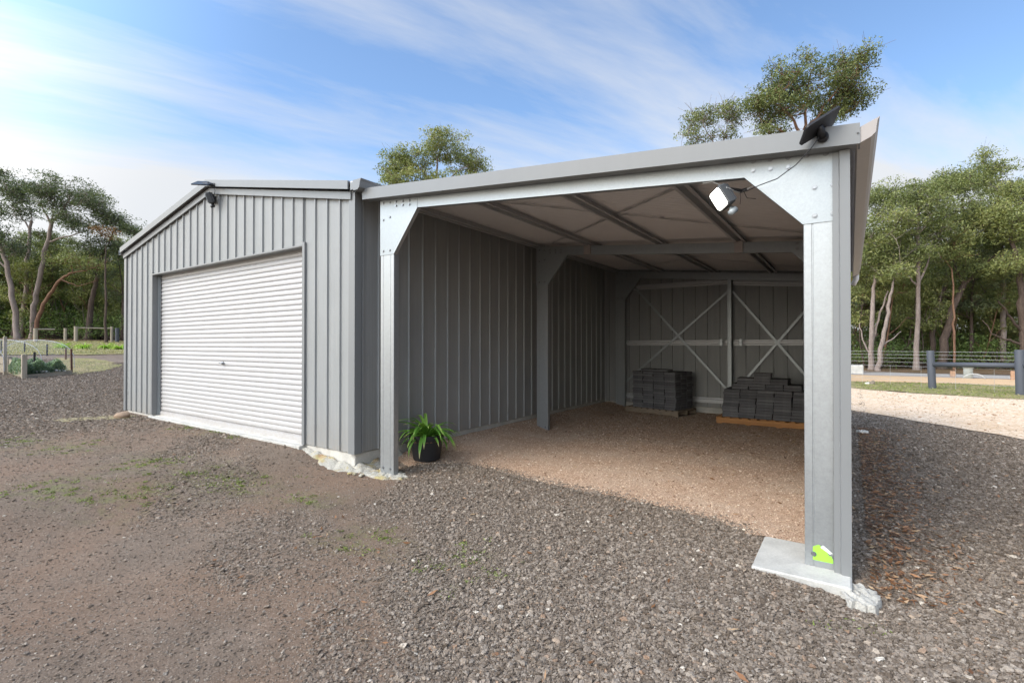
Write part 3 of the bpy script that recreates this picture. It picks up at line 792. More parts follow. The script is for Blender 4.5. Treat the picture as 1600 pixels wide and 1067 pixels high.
# ------------------------------------------------------------------ carport
CY = 4.08; MYY = 7.73; BY = 11.42
CX0, CX1 = -4.75, -.042                # outer faces of the post webs
def zb(x): return 2.838 - .0922 * (x + .66)      # underside of the rafters
RD = .152; PH = .068
carport = thing('carport', (-2.4, CY, 0), 'galvanised steel framed carport lean-to with sloping roof on the garage side', 'carport')
W = .235; FL = .076
def cprof(w, f, th=.003, lip=.018):
    o = [(0, 0), (w, 0), (w, f), (w - lip, f), (w - lip, f - th), (w - th, f - th), (w - th, th), (th, th), (th, f - th), (lip, f - th), (lip, f), (0, f)]
    return o
def post(x0, y, z0, z1, lab=None, bolts=True, mat=None):
    m = MB()
    # web towards the front with two shallow rolled grooves
    w = W; g1, g2 = .055, w - .055
    o = [(0, .004), (.004, 0), (g1 - .006, 0), (g1 - .003, .003), (g1 + .003, .003), (g1 + .006, 0), (g2 - .006, 0), (g2 - .003, .003), (g2 + .003, .003), (g2 + .006, 0), (w - .004, 0), (w, .004), (w, FL), (w - .018, FL), (w - .018, FL - .003), (w - .003, FL - .003), (w - .003, .007), (.003, .007), (.003, FL - .003), (.018, FL - .003), (.018, FL), (0, FL)]
    m.sweep(o, (x0, y, z0), (x0, y, z1), (1, 0, 0), (0, 1, 0))
    p = m.build('post', GALVP, carport)
    if bolts:
        for bx in (.055, w - .055): bolt(p, (x0 + bx, y, z0 + .085))
    if lab: p['label'] = lab
    return p
_boltme = {}
def bolt(parent, c, r=.013, mat=None):
    key = (r, mat or SCREW)
    if key not in _boltme:
        b = MB(); hexbolt(b, (0, 0, 0), (0, -1, 0), r); me = bpy.data.meshes.new('bolt'); me.from_pydata(b.v, [], b.f); me.materials.append(mat or SCREW); _boltme[key] = me
    root = parent
    while root.parent is not None: root = root.parent
    o = bpy.data.objects.new('bolt', _boltme[key]); COL.objects.link(o); o.parent = parent; o.location = Vector(c) - root.location
    return o
def hexbolt(mb, c, n, r=.013):
    c = Vector(c); n = Vector(n).normalized()
    a = n.orthogonal().normalized(); b = n.cross(a)
    for rr_, h0, h1, k in ((r * 1.45, 0, .003, 14), (r, .003, .011, 6)):
        vs = [c + n * h + (a * math.cos(2*math.pi*i/k) + b * math.sin(2*math.pi*i/k)) * rr_ * (1 if h == h0 else .92) for h in (h0, h1) for i in range(k)]
        mb.add(vs, [(i, (i + 1) % k, k + (i + 1) % k, k + i) for i in range(k)] + [tuple(range(k, 2 * k))])

XR0 = CX1 - W
posts = {}
for y, tg in ((CY, 'front'), (MYY, 'middle'), (BY, 'rear')):
    d = 0 if tg != 'rear' else 0
    posts[(tg, 'l')] = post(CX0, y + .009, 0.0, zb(CX0) + RD - .005, mat=GALV)
    posts[(tg, 'r')] = post(XR0, y + .009, .016 if tg == 'front' else 0, zb(CX1) + RD - .01, mat=GALV)
    # rafter
    m = MB(); c = [(0, 0), (0, RD), (.064, RD), (.064, RD - .018), (.061, RD - .018), (.061, RD - .003), (.003, RD - .003), (.003, .003), (.061, .003), (.061, .018), (.064, .018), (.064, 0)]
    xa, xb = CX0 + .12, CX1 - .12
    m.sweep(c, (xa, y + .0065, zb(xa)), (xb, y + .0065, zb(xb)), (0, 1, 0), (0, 0, 1))
    m.build('rafter', GALV, carport)
    # haunch plates, 3 mm proud of post and rafter
    for side in ('l', 'r'):
        if side == 'l':
            zl = 2.66; xi = CX0 + W; xr = -4.12
            out = [(CX0 - .002, zl), (xi + .002, zl), (xr, zb(xr) - .003), (xr, zb(xr) + RD + .0), (CX0 - .002, zb(CX0) + RD)]
            bl = [(CX0 + .055, zl + .05), (CX0 + .17, zl + .05), (CX0 + .055, zl + .43), (CX0 + .17, zl + .45)] + [(CX0 + .055 + .112 * i, zb(CX0 + .055 + .112 * i) + RD - .065) for i in range(5)] + [(CX0 + .279 + .112 * i, zb(CX0 + .279 + .112 * i) + .04 - .0) for i in range(3)]
        else:
            zl = 2.43; xi = XR0; xr = -.66
            out = [(CX1 + .002, zl), (CX1 + .002, zb(CX1) + RD), (xr, zb(xr) + RD), (xr, zb(xr) - .003), (xi - .002, zl)]
            bl = [(CX1 - .055, zl + .05), (CX1 - .165, zl + .05), (CX1 - .055, zl + .25), (CX1 - .165, zl + .25)] + [(xr + .06 + .115 * i, zb(xr + .06 + .115 * i) + RD - .035) for i in range(5)] + [(xr + .06 + .115 * i, zb(xr + .06 + .115 * i) + .045) for i in range(3)]
        m = MB(); n = len(out)
        m.add([(a, y + .003, b) for a, b in out] + [(a, y + .0062, b) for a, b in out], [tuple(range(n)), tuple(range(2*n - 1, n - 1, -1))] + [(i, (i + 1) % n, n + (i + 1) % n, n + i) for i in range(n)])
        # returned flange along the slanting edge
        if side == 'l': a0, a1 = out[1], out[2]
        else: a0, a1 = out[3], out[4]
        s0, s1 = Vector((a0[0], 0, a0[1])), Vector((a1[0], 0, a1[1]))
        m.add([(s0.x, y + .0062, s0.z), (s1.x, y + .0062, s1.z), (s1.x, y + .055, s1.z), (s0.x, y + .055, s0.z)], [(0, 1, 2, 3)])
        hp = m.build('haunch_plate', GALV, carport)
        for bx, bz in bl: bolt(hp, (bx, y + .003, bz), .0125)
posts[('front', 'r')]['label'] = 'front right post with a torn green sticker near its foot'
# sticker
st = MB(); sx = XR0 + .05; szz = .06
shape = [(0, 0), (.12, 0), (.118, .055), (.095, .06), (.08, .10), (.05, .125), (.035, .14), (.0, .115)]
st.add([(sx + a, CY + .0075, szz + b * .8) for a, b in shape], [tuple(range(len(shape)))])
GREEN = m_paint('green_sticker', (.30, .72, .06), .5); st.build('sticker', GREEN, posts[('front', 'r')])
st = MB(); st.add([(sx + a, CY + .0060, szz + b * .8) for a, b in [(.045, .12), (.10, .075), (.118, .085), (.06, .142)]], [(0, 1, 2, 3)])
st.build('sticker', m_paint('white_sticker', (.8, .82, .8), .5), posts[('front', 'r')])

# purlins (top hat sections)
PX = (-4.78, -3.66, -2.49, -1.31, -.13)
def hat(mb, p0, p1, U, V, w=.042, f=.030, h=PH, th=.0025):
    pr = [(-w - f, 0), (-w, 0), (-w * .72, h), (w * .72, h), (w, 0), (w + f, 0), (w + f, -th), (w - th, -th), (w * .72 - th, h - th), (-w * .72 + th, h - th), (-w + th, -th), (-w - f, -th)]
    mb.sweep(pr, p0, p1, U, V)
for px in PX:
    m = MB(); z = zb(px) + RD + .004
    hat(m, (px, CY - .02, z), (px, BY + .2, z), (1, 0, 0), (0, 0, 1))
    m.build('purlin', GALVD, carport)
# purlin brackets hanging on the middle rafter
for px in (-3.72, -1.33):
    m = MB(); m.box(px - .055, px + .055, MYY - .028, MYY + .004, zb(px) + .004, zb(px) + RD + .01)
    m.box(px - .055, px + .055, MYY - .03, MYY - .0285, zb(px) - .006, zb(px) + RD)
    m.build('bracket', BRACK, carport)
# roof sheets, corrugated
m = MB(); prof = []; y = 3.99; k = 0
while y < BY + .3:
    prof.append((y, .012 * math.sin(2 * math.pi * k / 8))); y += .076 / 8; k += 1
xa, xb = -5.03, .05
rz = lambda x: zb(x) + RD + PH + .016
n = len(prof)
m.add([(xa, a, rz(xa) + b) for a, b in prof] + [(xb, a, rz(xb) + b) for a, b in prof], [(i, i + 1, n + i + 1, n + i) for i in range(n - 1)])
m.build('roof', ROOFP, carport, smooth=True)
# barge along the front edge
m = MB(); xa, xb = -4.93, .055; lo = .118; hi = .254
for (y0, y1, d0, d1) in ((3.955, 3.962, lo, hi), (3.962, 4.075, lo - .0, lo + .006), (3.962, 4.06, hi - .006, hi)):
    vs = [(x, y, zb(x) + d) for x in (xa, xb) for y in (y0, y1) for d in (d0, d1)]
    m.add(vs, [(0, 1, 3, 2), (4, 6, 7, 5), (0, 4, 5, 1), (2, 3, 7, 6), (0, 2, 6, 4), (1, 5, 7, 3)])
bg = m.build('barge', TRIM, carport)
bolt(bg, (xb - .012, 3.955, zb(xb) + .19), .005, SCREWP)
# apron closing the roof against the shed wall
m = MB(); m.add([(-5.09, 4.07, rz(-5.09) + .10), (-4.9, 4.07, rz(-4.9) + .025), (-4.9, 11.7, rz(-4.9) + .025), (-5.09, 11.7, rz(-5.09) + .10)], [(0, 1, 2, 3)])
m.build('flashing', TRIM, carport)
# gutter on the low side
m = MB(); gz0 = zb(.0) + RD + PH + .012
prof = [(.02, -.02), (.02, -.115), (.03, -.12), (.105, -.085), (.128, -.06), (.138, .015), (.150, .035), (.146, .037), (.133, .017), (.123, -.057), (.102, -.080), (.03, -.113), (.025, -.11), (.025, -.02)]
m.sweep(prof, (.01, 3.965, gz0), (.01, 11.78, gz0), (1, 0, 0), (0, 0, 1))
m.add([(.01 + a, 3.963, gz0 + b) for a, b in prof[:7]], [tuple(range(7))])
m.build('gutter', GUTP, carport)
m = MB(); m.tube([(.09, 11.70, gz0 - .08), (.09, 11.70, gz0 - .16), (.06, 11.72, gz0 - .22), (.045, 11.75, gz0 - .26)], .045, 16)
m.build('downpipe', m_paint('pale_pipe', (.62, .60, .58), .4), carport, smooth=True)
# right wall
m = MB(); clad(m, (-.03, BY + .22, 0), (0, -1, 0), BY + .22 - 4.13, (1, 0, 0), lambda s: -.02, lambda s: zb(0) + RD + .05, pitch=.262)
m.build('wall', PAINT, carport)
m = MB()
m.sweep([(-.101, .0), (-.066, -.0), (-.058, -.02), (.0, -.02), (.0, .20), (-.003, .20), (-.003, -.017), (-.056, -.017), (-.064, .003), (-.101, .003)], (0, 4.055, -.05), (0, 4.055, zb(0) + .116), (1, 0, 0), (0, 1, 0))
m.build('corner_flashing', TRIM, carport)
# rear wall
m = MB(); clad(m, (-5.098, BY + .215, 0), (1, 0, 0), 5.075, (0, 1, 0), lambda s: .17, lambda s: rz(-5.098 + s) - .012, pitch=.262, start=.1, rib=.02)
m.build('wall', PAINT, carport)
m = MB(); m.box(-5.08, -.02, BY + .12, BY + .30, -.1, .185); m.build('footing', CONC, carport)
m = MB(); m.box(-.045, -.005, 4.5, 11.5, -.2, .06); m.build('footing', CONC, carport)
# girts, mullion and cross straps on the rear wall
gy = BY + .20
XM = -2.16
def girt(x0, z0, x1, z1):
    m = MB(); hat(m, (x0, gy - .0, z0), (x1, gy, z1), (0, 0, 1), (0, -1, 0), .03, .03, .05); return m.build('girt', GALVD, carport)
for z in (.34, 1.62):
    girt(CX0 + W - .02, z, XM - .05, z); girt(XM + .05, z, XR0 + .02, z)
girt(CX0 + W - .02, 2.96, XM - .05, 2.96); girt(XM + .05, 2.93, XR0 + .02, 2.765)
m = MB(); m.sweep([(-.038, 0), (.038, 0), (.038, .10), (.035, .10), (.035, .003), (-.035, .003), (-.035, .10), (-.038, .10)], (XM, BY + .03, 0), (XM, BY + .03, zb(XM) + RD), (1, 0, 0), (0, 1, 0))
m.build('mullion', GALV, carport)
for cx in (XM, XM - .17, XM + .22):
    m = MB(); m.bbox(cx - .03, cx + .03, BY + .016, BY + .024, 1.55, 1.70, .001); cl_ = m.build('cleat', GALV, carport)
    for q in (1.585, 1.665): bolt(cl_, (cx, BY + .016, q), .01)
def strap(a, b, w=.025):
    m = MB(); a = Vector(a); b = Vector(b); d = (b - a).normalized(); s = d.cross(Vector((0, 1, 0))).normalized() * w
    m.add([a - s, a + s, b + s, b - s, *(q + Vector((0, .0025, 0)) for q in (a - s, a + s, b + s, b - s))], [(0, 1, 2, 3), (7, 6, 5, 4), (0, 4, 5, 1), (1, 5, 6, 2), (2, 6, 7, 3), (3, 7, 4, 0)])
    return m.build('strap_brace', GALV, carport)
strap((-4.33, gy - .06, 2.98), (-2.13, gy - .06, .48)); strap((-2.20, gy - .064, 2.74), (-4.56, gy - .064, .66))
strap((-2.12, gy - .06, 2.74), (-.42, gy - .06, .52)); strap((-.42, gy - .064, 2.70), (-2.12, gy - .064, .50))
def rstrap(a, b, w=.014, mat=None):
    m = MB(); n = 60; a = Vector(a); b = Vector(b); d = (b - a).normalized(); up = Vector((0, 0, 1)); s = d.cross(up).normalized()
    vs = []; 
    for i in range(n + 1):
        p = a.lerp(b, i / n); p.z = zb(p.x) + RD + PH - .012 - .0035 * math.sin(i * 1.9); k = w * (1 + .35 * math.sin(i * 1.3))
        vs += [p - s * k, p + s * k, p + s * k + up * .002, p - s * k + up * .002]
    fs = []
    for i in range(n):
        for q in range(4): fs.append((i*4 + q, i*4 + (q + 1) % 4, i*4 + 4 + (q + 1) % 4, i*4 + 4 + q))
    m.add(vs, fs); return m.build('strap_brace', GALVD, carport)
for (y0, y1) in ((CY + .07, MYY - .03), (MYY + .08, BY - .02)):
    rstrap((-4.4, y0, 0), (-.25, y1, 0)); rstrap((-.55, y0, 0), (-4.4, y1, 0))
# concrete pads
m = MB(); m.bbox(-.588, .0, 3.845, 4.515, -.12, .014, .010); m.build('slab', CONCW, cat='slab', label='smooth pale concrete slab under the front right carport post', loc=(-.3, 4.1, 0))
def pad(name, cx, cy, rx, ry, z, seed, mat, label, cat='footing'):
    r2 = np.random.default_rng(seed); m = MB(); n = 44; K = 12; ring = []; ph = r2.uniform(0, 6, 8)
    for L in range(K + 1):
        f = 1.0 - L / K * .97
        for i in range(n):
            w = 2 * math.pi * i / n; e = 1 + .10 * math.sin(2 * w + ph[0]) + .07 * math.sin(5 * w + ph[1]) + .05 * math.sin(9 * w + ph[2]) + .03 * math.sin(17 * w + ph[3])
            x = cx + math.cos(w) * rx * e * f; y = cy + math.sin(w) * ry * e * f
            dz = -.16 * max(0, (f - .86) / .14) ** 1.3 + .008 * math.sin(x * 43 + ph[4]) * math.sin(y * 51 + ph[5]) + .006 * math.sin(x * 101 + y * 83 + ph[6]) + float(r2.uniform(-.003, .003))
            ring.append((x, y, z + dz))
    fs = [tuple(K * n + i for i in range(n))]
    for L in range(K):
        for i in range(n): j = (i + 1) % n; fs.append((L*n + i, L*n + j, L*n + n + j, L*n + n + i))
    m.add(ring, fs); return m.build(name, mat, cat=cat, label=label, loc=(cx, cy, 0), smooth=True, auto=50)
pad('footing_pad', CX0 + .12, CY - .01, .33, .20, .022, 3, MORT, 'rough white concrete pad under the front left carport post')
pad('footing_pad', .04, 3.87, .115, .19, -.015, 8, m_concrete('crusty_concrete', (.50, .48, .43), 1.5), 'rough lumpy concrete footing bulging beside the smooth slab')
pad('footing_pad', -.27, MYY - .05, .20, .2, .03, 5, CONC, 'grey concrete pad under the middle right carport post, half hidden')
pad('footing_pad', CX0 - .15, MYY - .0, .14, .16, .085, 6, MORT, 'small orange stained mortar lump beside the middle left post')
pad('white_rock', CX0 - .06, BY - .02, .10, .07, .13, 9, WHITER, 'white broken stone leaning at the rear left carport post', 'rock')
pad('white_rock', XY(1347, 677)[0], XY(1347, 677)[1], .09, .07, .05, 12, WHITER, 'pale stone in the leaf litter beside the carport wall', 'rock')

# ------------------------------------------------------------------ lamps and panels
def frame(n, up):
    n = Vector(n).normalized(); u = Vector(up); x = u.cross(n).normalized(); y = n.cross(x)
    return x, y, n
def mat_from(c, x, y, n):
    return Matrix(((x.x, y.x, n.x, c[0]), (x.y, y.y, n.y, c[1]), (x.z, y.z, n.z, c[2]), (0, 0, 0, 1)))
# lit flood light inside the carport mouth
def flood(c, n, up, lit, label, s=1.0):
    x, y, nn = frame(n, up); M = mat_from(c, x, y, nn)
    t = thing('flood_light', c, label, 'light')
    m = MB(); m.bbox(-.075*s, .075*s, -.085*s, .085*s, -.075*s, .0, .012*s, M)
    for k in range(7): m.box(-.065*s + k*.02*s, -.058*s + k*.02*s, -.07*s, .07*s, -.09*s, -.075*s, M)
    m.build('housing', DGREY, t)
    # rounded lens
    m = MB(); pts = []; w, h, r = .066*s, .076*s, .025*s
    for cx, cy, a0 in ((w-r, h-r, 0), (-w+r, h-r, 90), (-w+r, -h+r, 180), (w-r, -h+r, 270)):
        for k in range(5): a = math.radians(a0 + k * 22.5); pts.append((cx + r*math.cos(a), cy + r*math.sin(a)))
    k = len(pts); m.add([(a, b, .001*s) for a, b in pts] + [(a*.96, b*.96, .010*s) for a, b in pts], [tuple(range(k, 2*k))] + [(i, (i+1) % k, k + (i+1) % k, k + i) for i in range(k)], M)
    m.build('lens', LAMP if lit else LENS, t)
    m = MB(); c0 = M @ Vector((.0, -.10*s, -.05*s)); c1 = M @ Vector((.02*s, -.135*s, -.03*s)); m.tube([c0, c1], .016*s, 10); m.tube([M @ Vector((.02*s, -.13*s, -.06*s)), M @ Vector((.02*s, -.145*s, .0))], [.026*s, .022*s], 14)
    m.build('sensor', LENS if lit else BLACKP, t, smooth=True)
    return t, M
c = P(1124, 311, 3.86)
t, M = flood(c, (-.60, -.62, -.42), (-.35, .0, 1), True, 'lit square flood light hanging under the carport front rafter')
m = MB(); ra = Vector((-.92, CY + .03, zb(-.92) - .004)); rb = P(1157, 301, 3.87); rc = P(1179, 289.5, 3.80)
m.tube([ra + Vector((-.05, 0, 0)), ra + Vector((.02, 0, 0)), rb, rc, rc + Vector((.05, .02, -.05))], .005, 6)
m.tube([rb, M @ Vector((.075, .04, -.05))], .006, 6)
m.build('bracket', m_paint('light_bracket', (.45, .45, .44)), t)
m = MB(); m.tube([M @ Vector((.05, .03, -.08)), rb + Vector((.01, .0, .015)), rb + Vector((.05, 0, .02))], .014, 8); m.tube([rb + Vector((.03, 0, .0)), rb + Vector((.05, .0, -.05)), rb + Vector((.11, .02, -.06))], .0025, 5); m.tube([rb, rb + Vector((.005, .0, -.04)), rb + Vector((.0, 0, -.09))], .002, 5)
m.build('wiring', BLACKP, t)
# its solar panel on the barge
def panel(c, xdir, ydir, w, h, label, mount):
    x = Vector(xdir).normalized(); y = Vector(ydir); y = (y - x * y.dot(x)).normalized(); n = x.cross(y)
    M = mat_from(c, x, y, n); t = thing('solar_panel', c, label, 'solar panel')
    m = MB(); pts = []; r = .02
    for cx, cy, a0 in ((w/2-r, h/2-r, 0), (-w/2+r, h/2-r, 90), (-w/2+r, -h/2+r, 180), (w/2-r, -h/2+r, 270)):
        for k in range(5): a = math.radians(a0 + k * 22.5); pts.append((cx + r*math.cos(a), cy + r*math.sin(a)))
    k = len(pts); m.add([(a, b, -.008) for a, b in pts] + [(a, b, .008) for a, b in pts], [tuple(range(k)), tuple(range(k, 2*k))] + [(i, (i+1) % k, k + (i+1) % k, k + i) for i in range(k)], M)
    m.build('plate', BLACKP, t)
    m = MB(); b = Vector(mount); cc = Vector(c); m.tube([cc, cc.lerp(b, .5), b], [.022, .02, .028], 12); m.tube([b + Vector((0, -.012, 0)), b + Vector((0, .012, 0))], .035, 16)
    m.rock(cc.lerp(b, .5), (.032, .032, .032), 3, 2)
    m.build('mount', BLACKP, t, smooth=True)
    return t
c = P(1282, 196, 3.30); mb_ = P(1287, 214, 3.345)
xd = RGT * .83 + Vector((0, 0, .52)); yd = FWD * .85 + Vector((0, 0, -.50)) + RGT * .02
panel(c, xd, yd, .265, .17, 'black solar panel tilted on the right end of the carport barge', (mb_.x, 3.943, mb_.z))
m = MB(); pts = [P(1281, 214, 3.33), P(1268, 232, 3.36), P(1245, 257, 3.43), P(1215, 279, 3.52), P(1188, 289, 3.62), P(1170, 297, 3.78), rb]
pts = [Vector((p.x, min(p.y, CY - .025) if i < 5 else p.y, p.z)) for i, p in enumerate(pts)]
m.tube(pts, .0035, 6); m.build('cable', BLACKP, cat='cable', label='thin black cable looping from the solar panel down to the lit lamp', loc=pts[0])
# pair at the shed peak
c = P(323, 309, 8.02)
t, M = flood(c, (-.55, -.72, -.30), (.35, 0, 1), False, 'unlit black twin flood light below the garage roof peak', 1.0)
m = MB(); m.box(-8.80, -8.68, SY0 - .06, SY0 - .02, 3.92, 4.05); m.tube([c, (-8.74, SY0 - .05, 3.99)], .03, 10); m.build('bracket', BLACKP, t)
c = P(316, 286, 8.0)
panel(c, RGT * .95 + FWD * .15, FWD * .85 + Vector((0, 0, .40)) + RGT * .45, .26, .28, 'black square solar panel at the garage roof peak', P(333, 289, 8.0))
m = MB(); m.tube([P(333, 291, 7.98), P(335, 298, 7.98), P(333, 306, 7.98)], .005, 6); m.build('cable', BLACKP, cat='cable', label='short black cable at the garage peak between panel and twin light', loc=P(333, 291, 7.98))

# ------------------------------------------------------------------ pallets and pavers
def pallet(fl, fr, depth, h, mat, label, blocks=None):
    fl = Vector(fl); fr = Vector(fr); x = (fr - fl); Wd = x.length; x.normalize(); z = Vector((0, 0, 1)); y = z.cross(x)
    M = mat_from(fl, x, y, z)
    t = thing('pallet', fl, label, 'pallet')
    nb = 7
    for k in range(nb):
        a = k * (depth - .1) / (nb - 1)
    m = MB()
    # top boards run front to back
    n = int(Wd / .15); 
    for k in range(n + 1):
        a = k * (Wd - .10) / n; m.bbox(a, a + .10, .002, depth - .002, h - .018, h, .002, M)
    m.build('top_board', mat, t)
    m = MB()
    for k in range(4): a = k * (Wd - .10) / 3; m.bbox(a, a + .10, .01, depth - .01, 0.0, .016, .002, M)
    m.build('bottom_board', mat, t)
    for k in range(3):
        a = k * (depth - .04) / 2
        m = MB(); m.bbox(0, Wd, a, a + .04, .017, h - .019, .003, M); m.build('bearer', mat, t)
    return t, M, Wd
pv = {}
def paver_mesh(L, Wd, Hh):
    key = (L, Wd, Hh)
    if key not in pv:
        m = MB(); m.bbox(-L/2, L/2, -Wd/2, Wd/2, 0, Hh, .0035)
        me = bpy.data.meshes.new('paver'); me.from_pydata(m.v, [], m.f); me.update(); me.materials.append(PAVER); pv[key] = me
    return pv[key]
def paver(M, x, y, z, L, Wd, Hh, rz, label, group):
    o = bpy.data.objects.new('paver', paver_mesh(L, Wd, Hh)); COL.objects.link(o)
    o.matrix_world = M @ Matrix.Translation((x, y, z)) @ Matrix.Rotation(rz, 4, 'Z')
    tag(o, label, 'paver', group)
    return o
rr = random.Random(21)
# left pallet
zA = float(gz(-3.6, 10.6)) + .012
t, M, Wd = pallet((-4.25, 10.78, zA), (-2.98, 10.48, zA), .78, .125, PAL1, 'weathered grey pallet under the left stack of dark pavers')
g1 = 'charcoal pavers stacked on the left pallet'
hL = .0535
ncol, nrow, nlay = 4, 3, 15
pl, pw = .262, .245
x0 = (Wd - ncol * pl) / 2 + .06
for k in range(nlay):
    for i in range(ncol):
        for j in range(nrow):
            if 0 < i < ncol - 1 and 0 < j < nrow - 1 and k < nlay - 1: continue
            jx = rr.uniform(-.008, .008) + (.014 if i >= 2 and k in (3, 4, 9) else 0) - (.006 * (k / nlay) if i < 2 else 0); jy = rr.uniform(-.012, .012)
            paver(M, x0 + pl * (i + .5) + jx, .01 + pw * (j + .5) + jy, .127 + k * hL, .256, .238, .050, rr.uniform(-.02, .02), 'charcoal rectangular paver in the left pallet stack', g1)
for a, b, lab in ((.33, .16, 'topmost paver, left of two loose ones on the left stack'), (.60, .19, 'topmost paver, right of two loose ones on the left stack')):
    paver(M, x0 + a, b + .08, .127 + nlay * hL, .256 * 1.45, .238, .050, .03, lab, g1)
# right pallet
zB = float(gz(-1.4, 10.2)) + .012
t, M, Wd = pallet((-2.16, 10.16, zB), (-.52, 10.16, zB), .95, .13, PAL2, 'orange stained timber pallet under the right stack of dark pavers')
g2 = 'charcoal pavers stacked on the right pallet'
pl, pw = .292, .235; nlay = 10; x0 = .09
for k in range(nlay):
    for i in range(5):
        for j in range(3):
            if 0 < i < 4 and j == 1 and k < nlay - 1: continue
            paver(M, x0 + pl * (i + .5) + rr.uniform(-.008, .008) + .004 * k, .03 + pw * (j + .5) + rr.uniform(-.012, .012), .132 + k * hL, .284, .228, .050, rr.uniform(-.02, .02), 'charcoal rectangular paver in the right pallet stack', g2)
for k, (a0, n) in enumerate(((.17, 4), (.17, 4), (.25, 3), (.25, 3))):
    for i in range(n):
        for j in range(2):
            paver(M, x0 + a0 + pl * (i + .5) + rr.uniform(-.008, .008), .12 + pw * (j + .5), .132 + (nlay + k) * hL, .284, .228, .050, rr.uniform(-.02, .02), 'charcoal rectangular paver in the stepped upper layers of the right stack', g2)
paver(M, x0 + .70, .22, .132 + (nlay + 4) * hL, .284, .228, .050, .02, 'lower of the two single pavers crowning the right stack', g2)
paver(M, x0 + .705, .22, .132 + (nlay + 5) * hL, .284, .228, .050, -.02, 'topmost single paver crowning the right stack', g2)

# ------------------------------------------------------------------ potted plant
pc = Vector((-4.70, 4.84, float(gz(-4.66, 4.86)) + .0))
pt = thing('potted_plant', pc, 'green strappy plant in a black plastic pot by the front left post', 'plant')
m = MB(); m.lathe([(.165, 0), (.18, .01), (.212, .28), (.212, .29), (.232, .29), (.235, .335), (.226, .338), (.218, .31), (.205, .285)], pc, 40)
m.build('pot', BLACKP, pt, smooth=True, auto=40)
m = MB(); m.lathe([(.21, .25), (.21, .285), (.1, .29), (.02, .295)], pc, 24); m.build('soil', LITT, pt)
def strap_leaves(name, c, n, Lr, wr, parent, seed, up=(.5, 1.2), tips=True, mat=None):
    r = np.random.default_rng(seed); V = []; idx = []; T = []
    for q in range(n):
        az = r.uniform(0, 2 * np.pi); L = r.uniform(*Lr); w = r.uniform(*wr); el = r.uniform(*up); d = np.array([math.cos(az), math.sin(az)])
        bx = c[0] + d[0] * r.uniform(0, .05); by = c[1] + d[1] * r.uniform(0, .05); z = c[2]; x = 0
        segs = 9; b = len(V); tb = r.uniform(.25, .75); tw = r.uniform(-.5, .5); kx = r.uniform(1.3, 2.6)
        for i in range(segs + 1):
            f = i / segs; e = el - kx * f ** 1.3
            if i: x += math.cos(e) * L / segs; z += math.sin(e) * L / segs
            ww = w * (1 - .15 * f) * (1 if f < .75 else max(.05, (1 - f) / .25)) * (.7 + .3 * min(1, f * 5))
            sd = np.array([-d[1], d[0]]); cx = bx + d[0] * x; cy = by + d[1] * x
            zz = max(z, c[2] - .24)
            for s, dz in ((-1, .25), (0, -.25), (1, .25)):
                V.append((cx + sd[0] * ww * s * .5, cy + sd[1] * ww * s * .5, zz + dz * ww * .5)); T.append(tb + (.55 if tips and f > .8 and r.random() < .75 else 0) + .1 * f)
        for i in range(segs):
            for s in (0, 1): a = b + i * 3 + s; idx += [a, a + 1, a + 4, a + 3]
    root = parent; off = np.array(root.location) if root is not None else np.zeros(3)
    me = npmesh(name, np.array(V) - off, 4, idx, mat or STRAPL, np.clip(T, 0, 1), True)
    o = bpy.data.objects.new(name, me); COL.objects.link(o); o.parent = parent; return o
strap_leaves('foliage', (pc.x, pc.y, pc.z + .29), 58, (.36, .60), (.030, .050), pt, 5, (.45, 1.4))

BRIGHTL = m_leaf('bright_strap_leaf', [(0, (.16, .30, .03)), (.5, (.32, .50, .06)), (1, (.50, .62, .12))])
# flowering clumps in the grass strip (left)
labs = ['pale green strappy clump behind the netted bed', 'bright green strappy clump, leftmost of three in the open grass', 'bright green strappy clump, middle of three in the open grass', 'bright green strappy clump nearest the garage corner']
for k, (px, py) in enumerate(((97.5, 545), (130.5, 545.5), (166.5, 545.5), (187, 546.5))):
    p = G(px, py); t = thing('strappy_plant', p, labs[k], 'plant', 'strappy clumps in the left grass strip')
    strap_leaves('foliage', (p.x, p.y, p.z + .02), 80, (.38, .66), (.03, .05), t, 30 + k, (.7, 1.5), False, BRIGHTL)

# ------------------------------------------------------------------ raised garden bed (left)
def gp(px, py): return G(px, py)
def stake(p, h, w, mat, name, label, lean=(0, 0), cat='stake', group=None):
    m = MB(); p = Vector(p); q = p + Vector((lean[0], lean[1], h)); 
    m.sweep([(-w/2, -w/2), (w/2, -w/2), (w/2, w/2), (-w/2, w/2)], p - Vector((0, 0, .1)), q, (1, 0, 0), (0, 1, 0)); return m.build(name, mat, cat=cat, label=label, loc=p, group=group)
A = gp(38, 591); B = gp(112, 584)
bed = thing('garden_bed', A, 'raised timber garden bed with dense blue green herbs', 'garden bed')
dAB = (B - A); dAB.z = 0; dAB.normalize(); back = Vector((-.80, .60, 0)); back = Vector((dAB.y, -dAB.x, 0)); back = -back if back.dot(FWD) < 0 else back
def board(a, b, h0, h1, th=.05, name='board', mat=TIMBB, parent=bed):
    a = Vector(a); b = Vector(b); d = (b - a).normalized(); n = Vector((-d.y, d.x, 0)) * th / 2
    m = MB(); vs = [q + s * n + Vector((0, 0, h)) for q in (a, b) for s in (-1, 1) for h in (h0, h1)]
    m.add(vs, [(0, 1, 3, 2), (4, 6, 7, 5), (0, 4, 5, 1), (2, 3, 7, 6), (0, 2, 6, 4), (1, 5, 7, 3)]); return m.build(name, mat, parent)
A2 = Vector((A.x, A.y, min(A.z, B.z))); 
board(A + dAB * .05, B, -.05, .10); board(A + dAB * .35 - back * .12, B - back * .12, -.08, .04)
Cc = B + back * 2.6; Dd = A + back * 2.6
board(B, Cc, -.05, .12); 
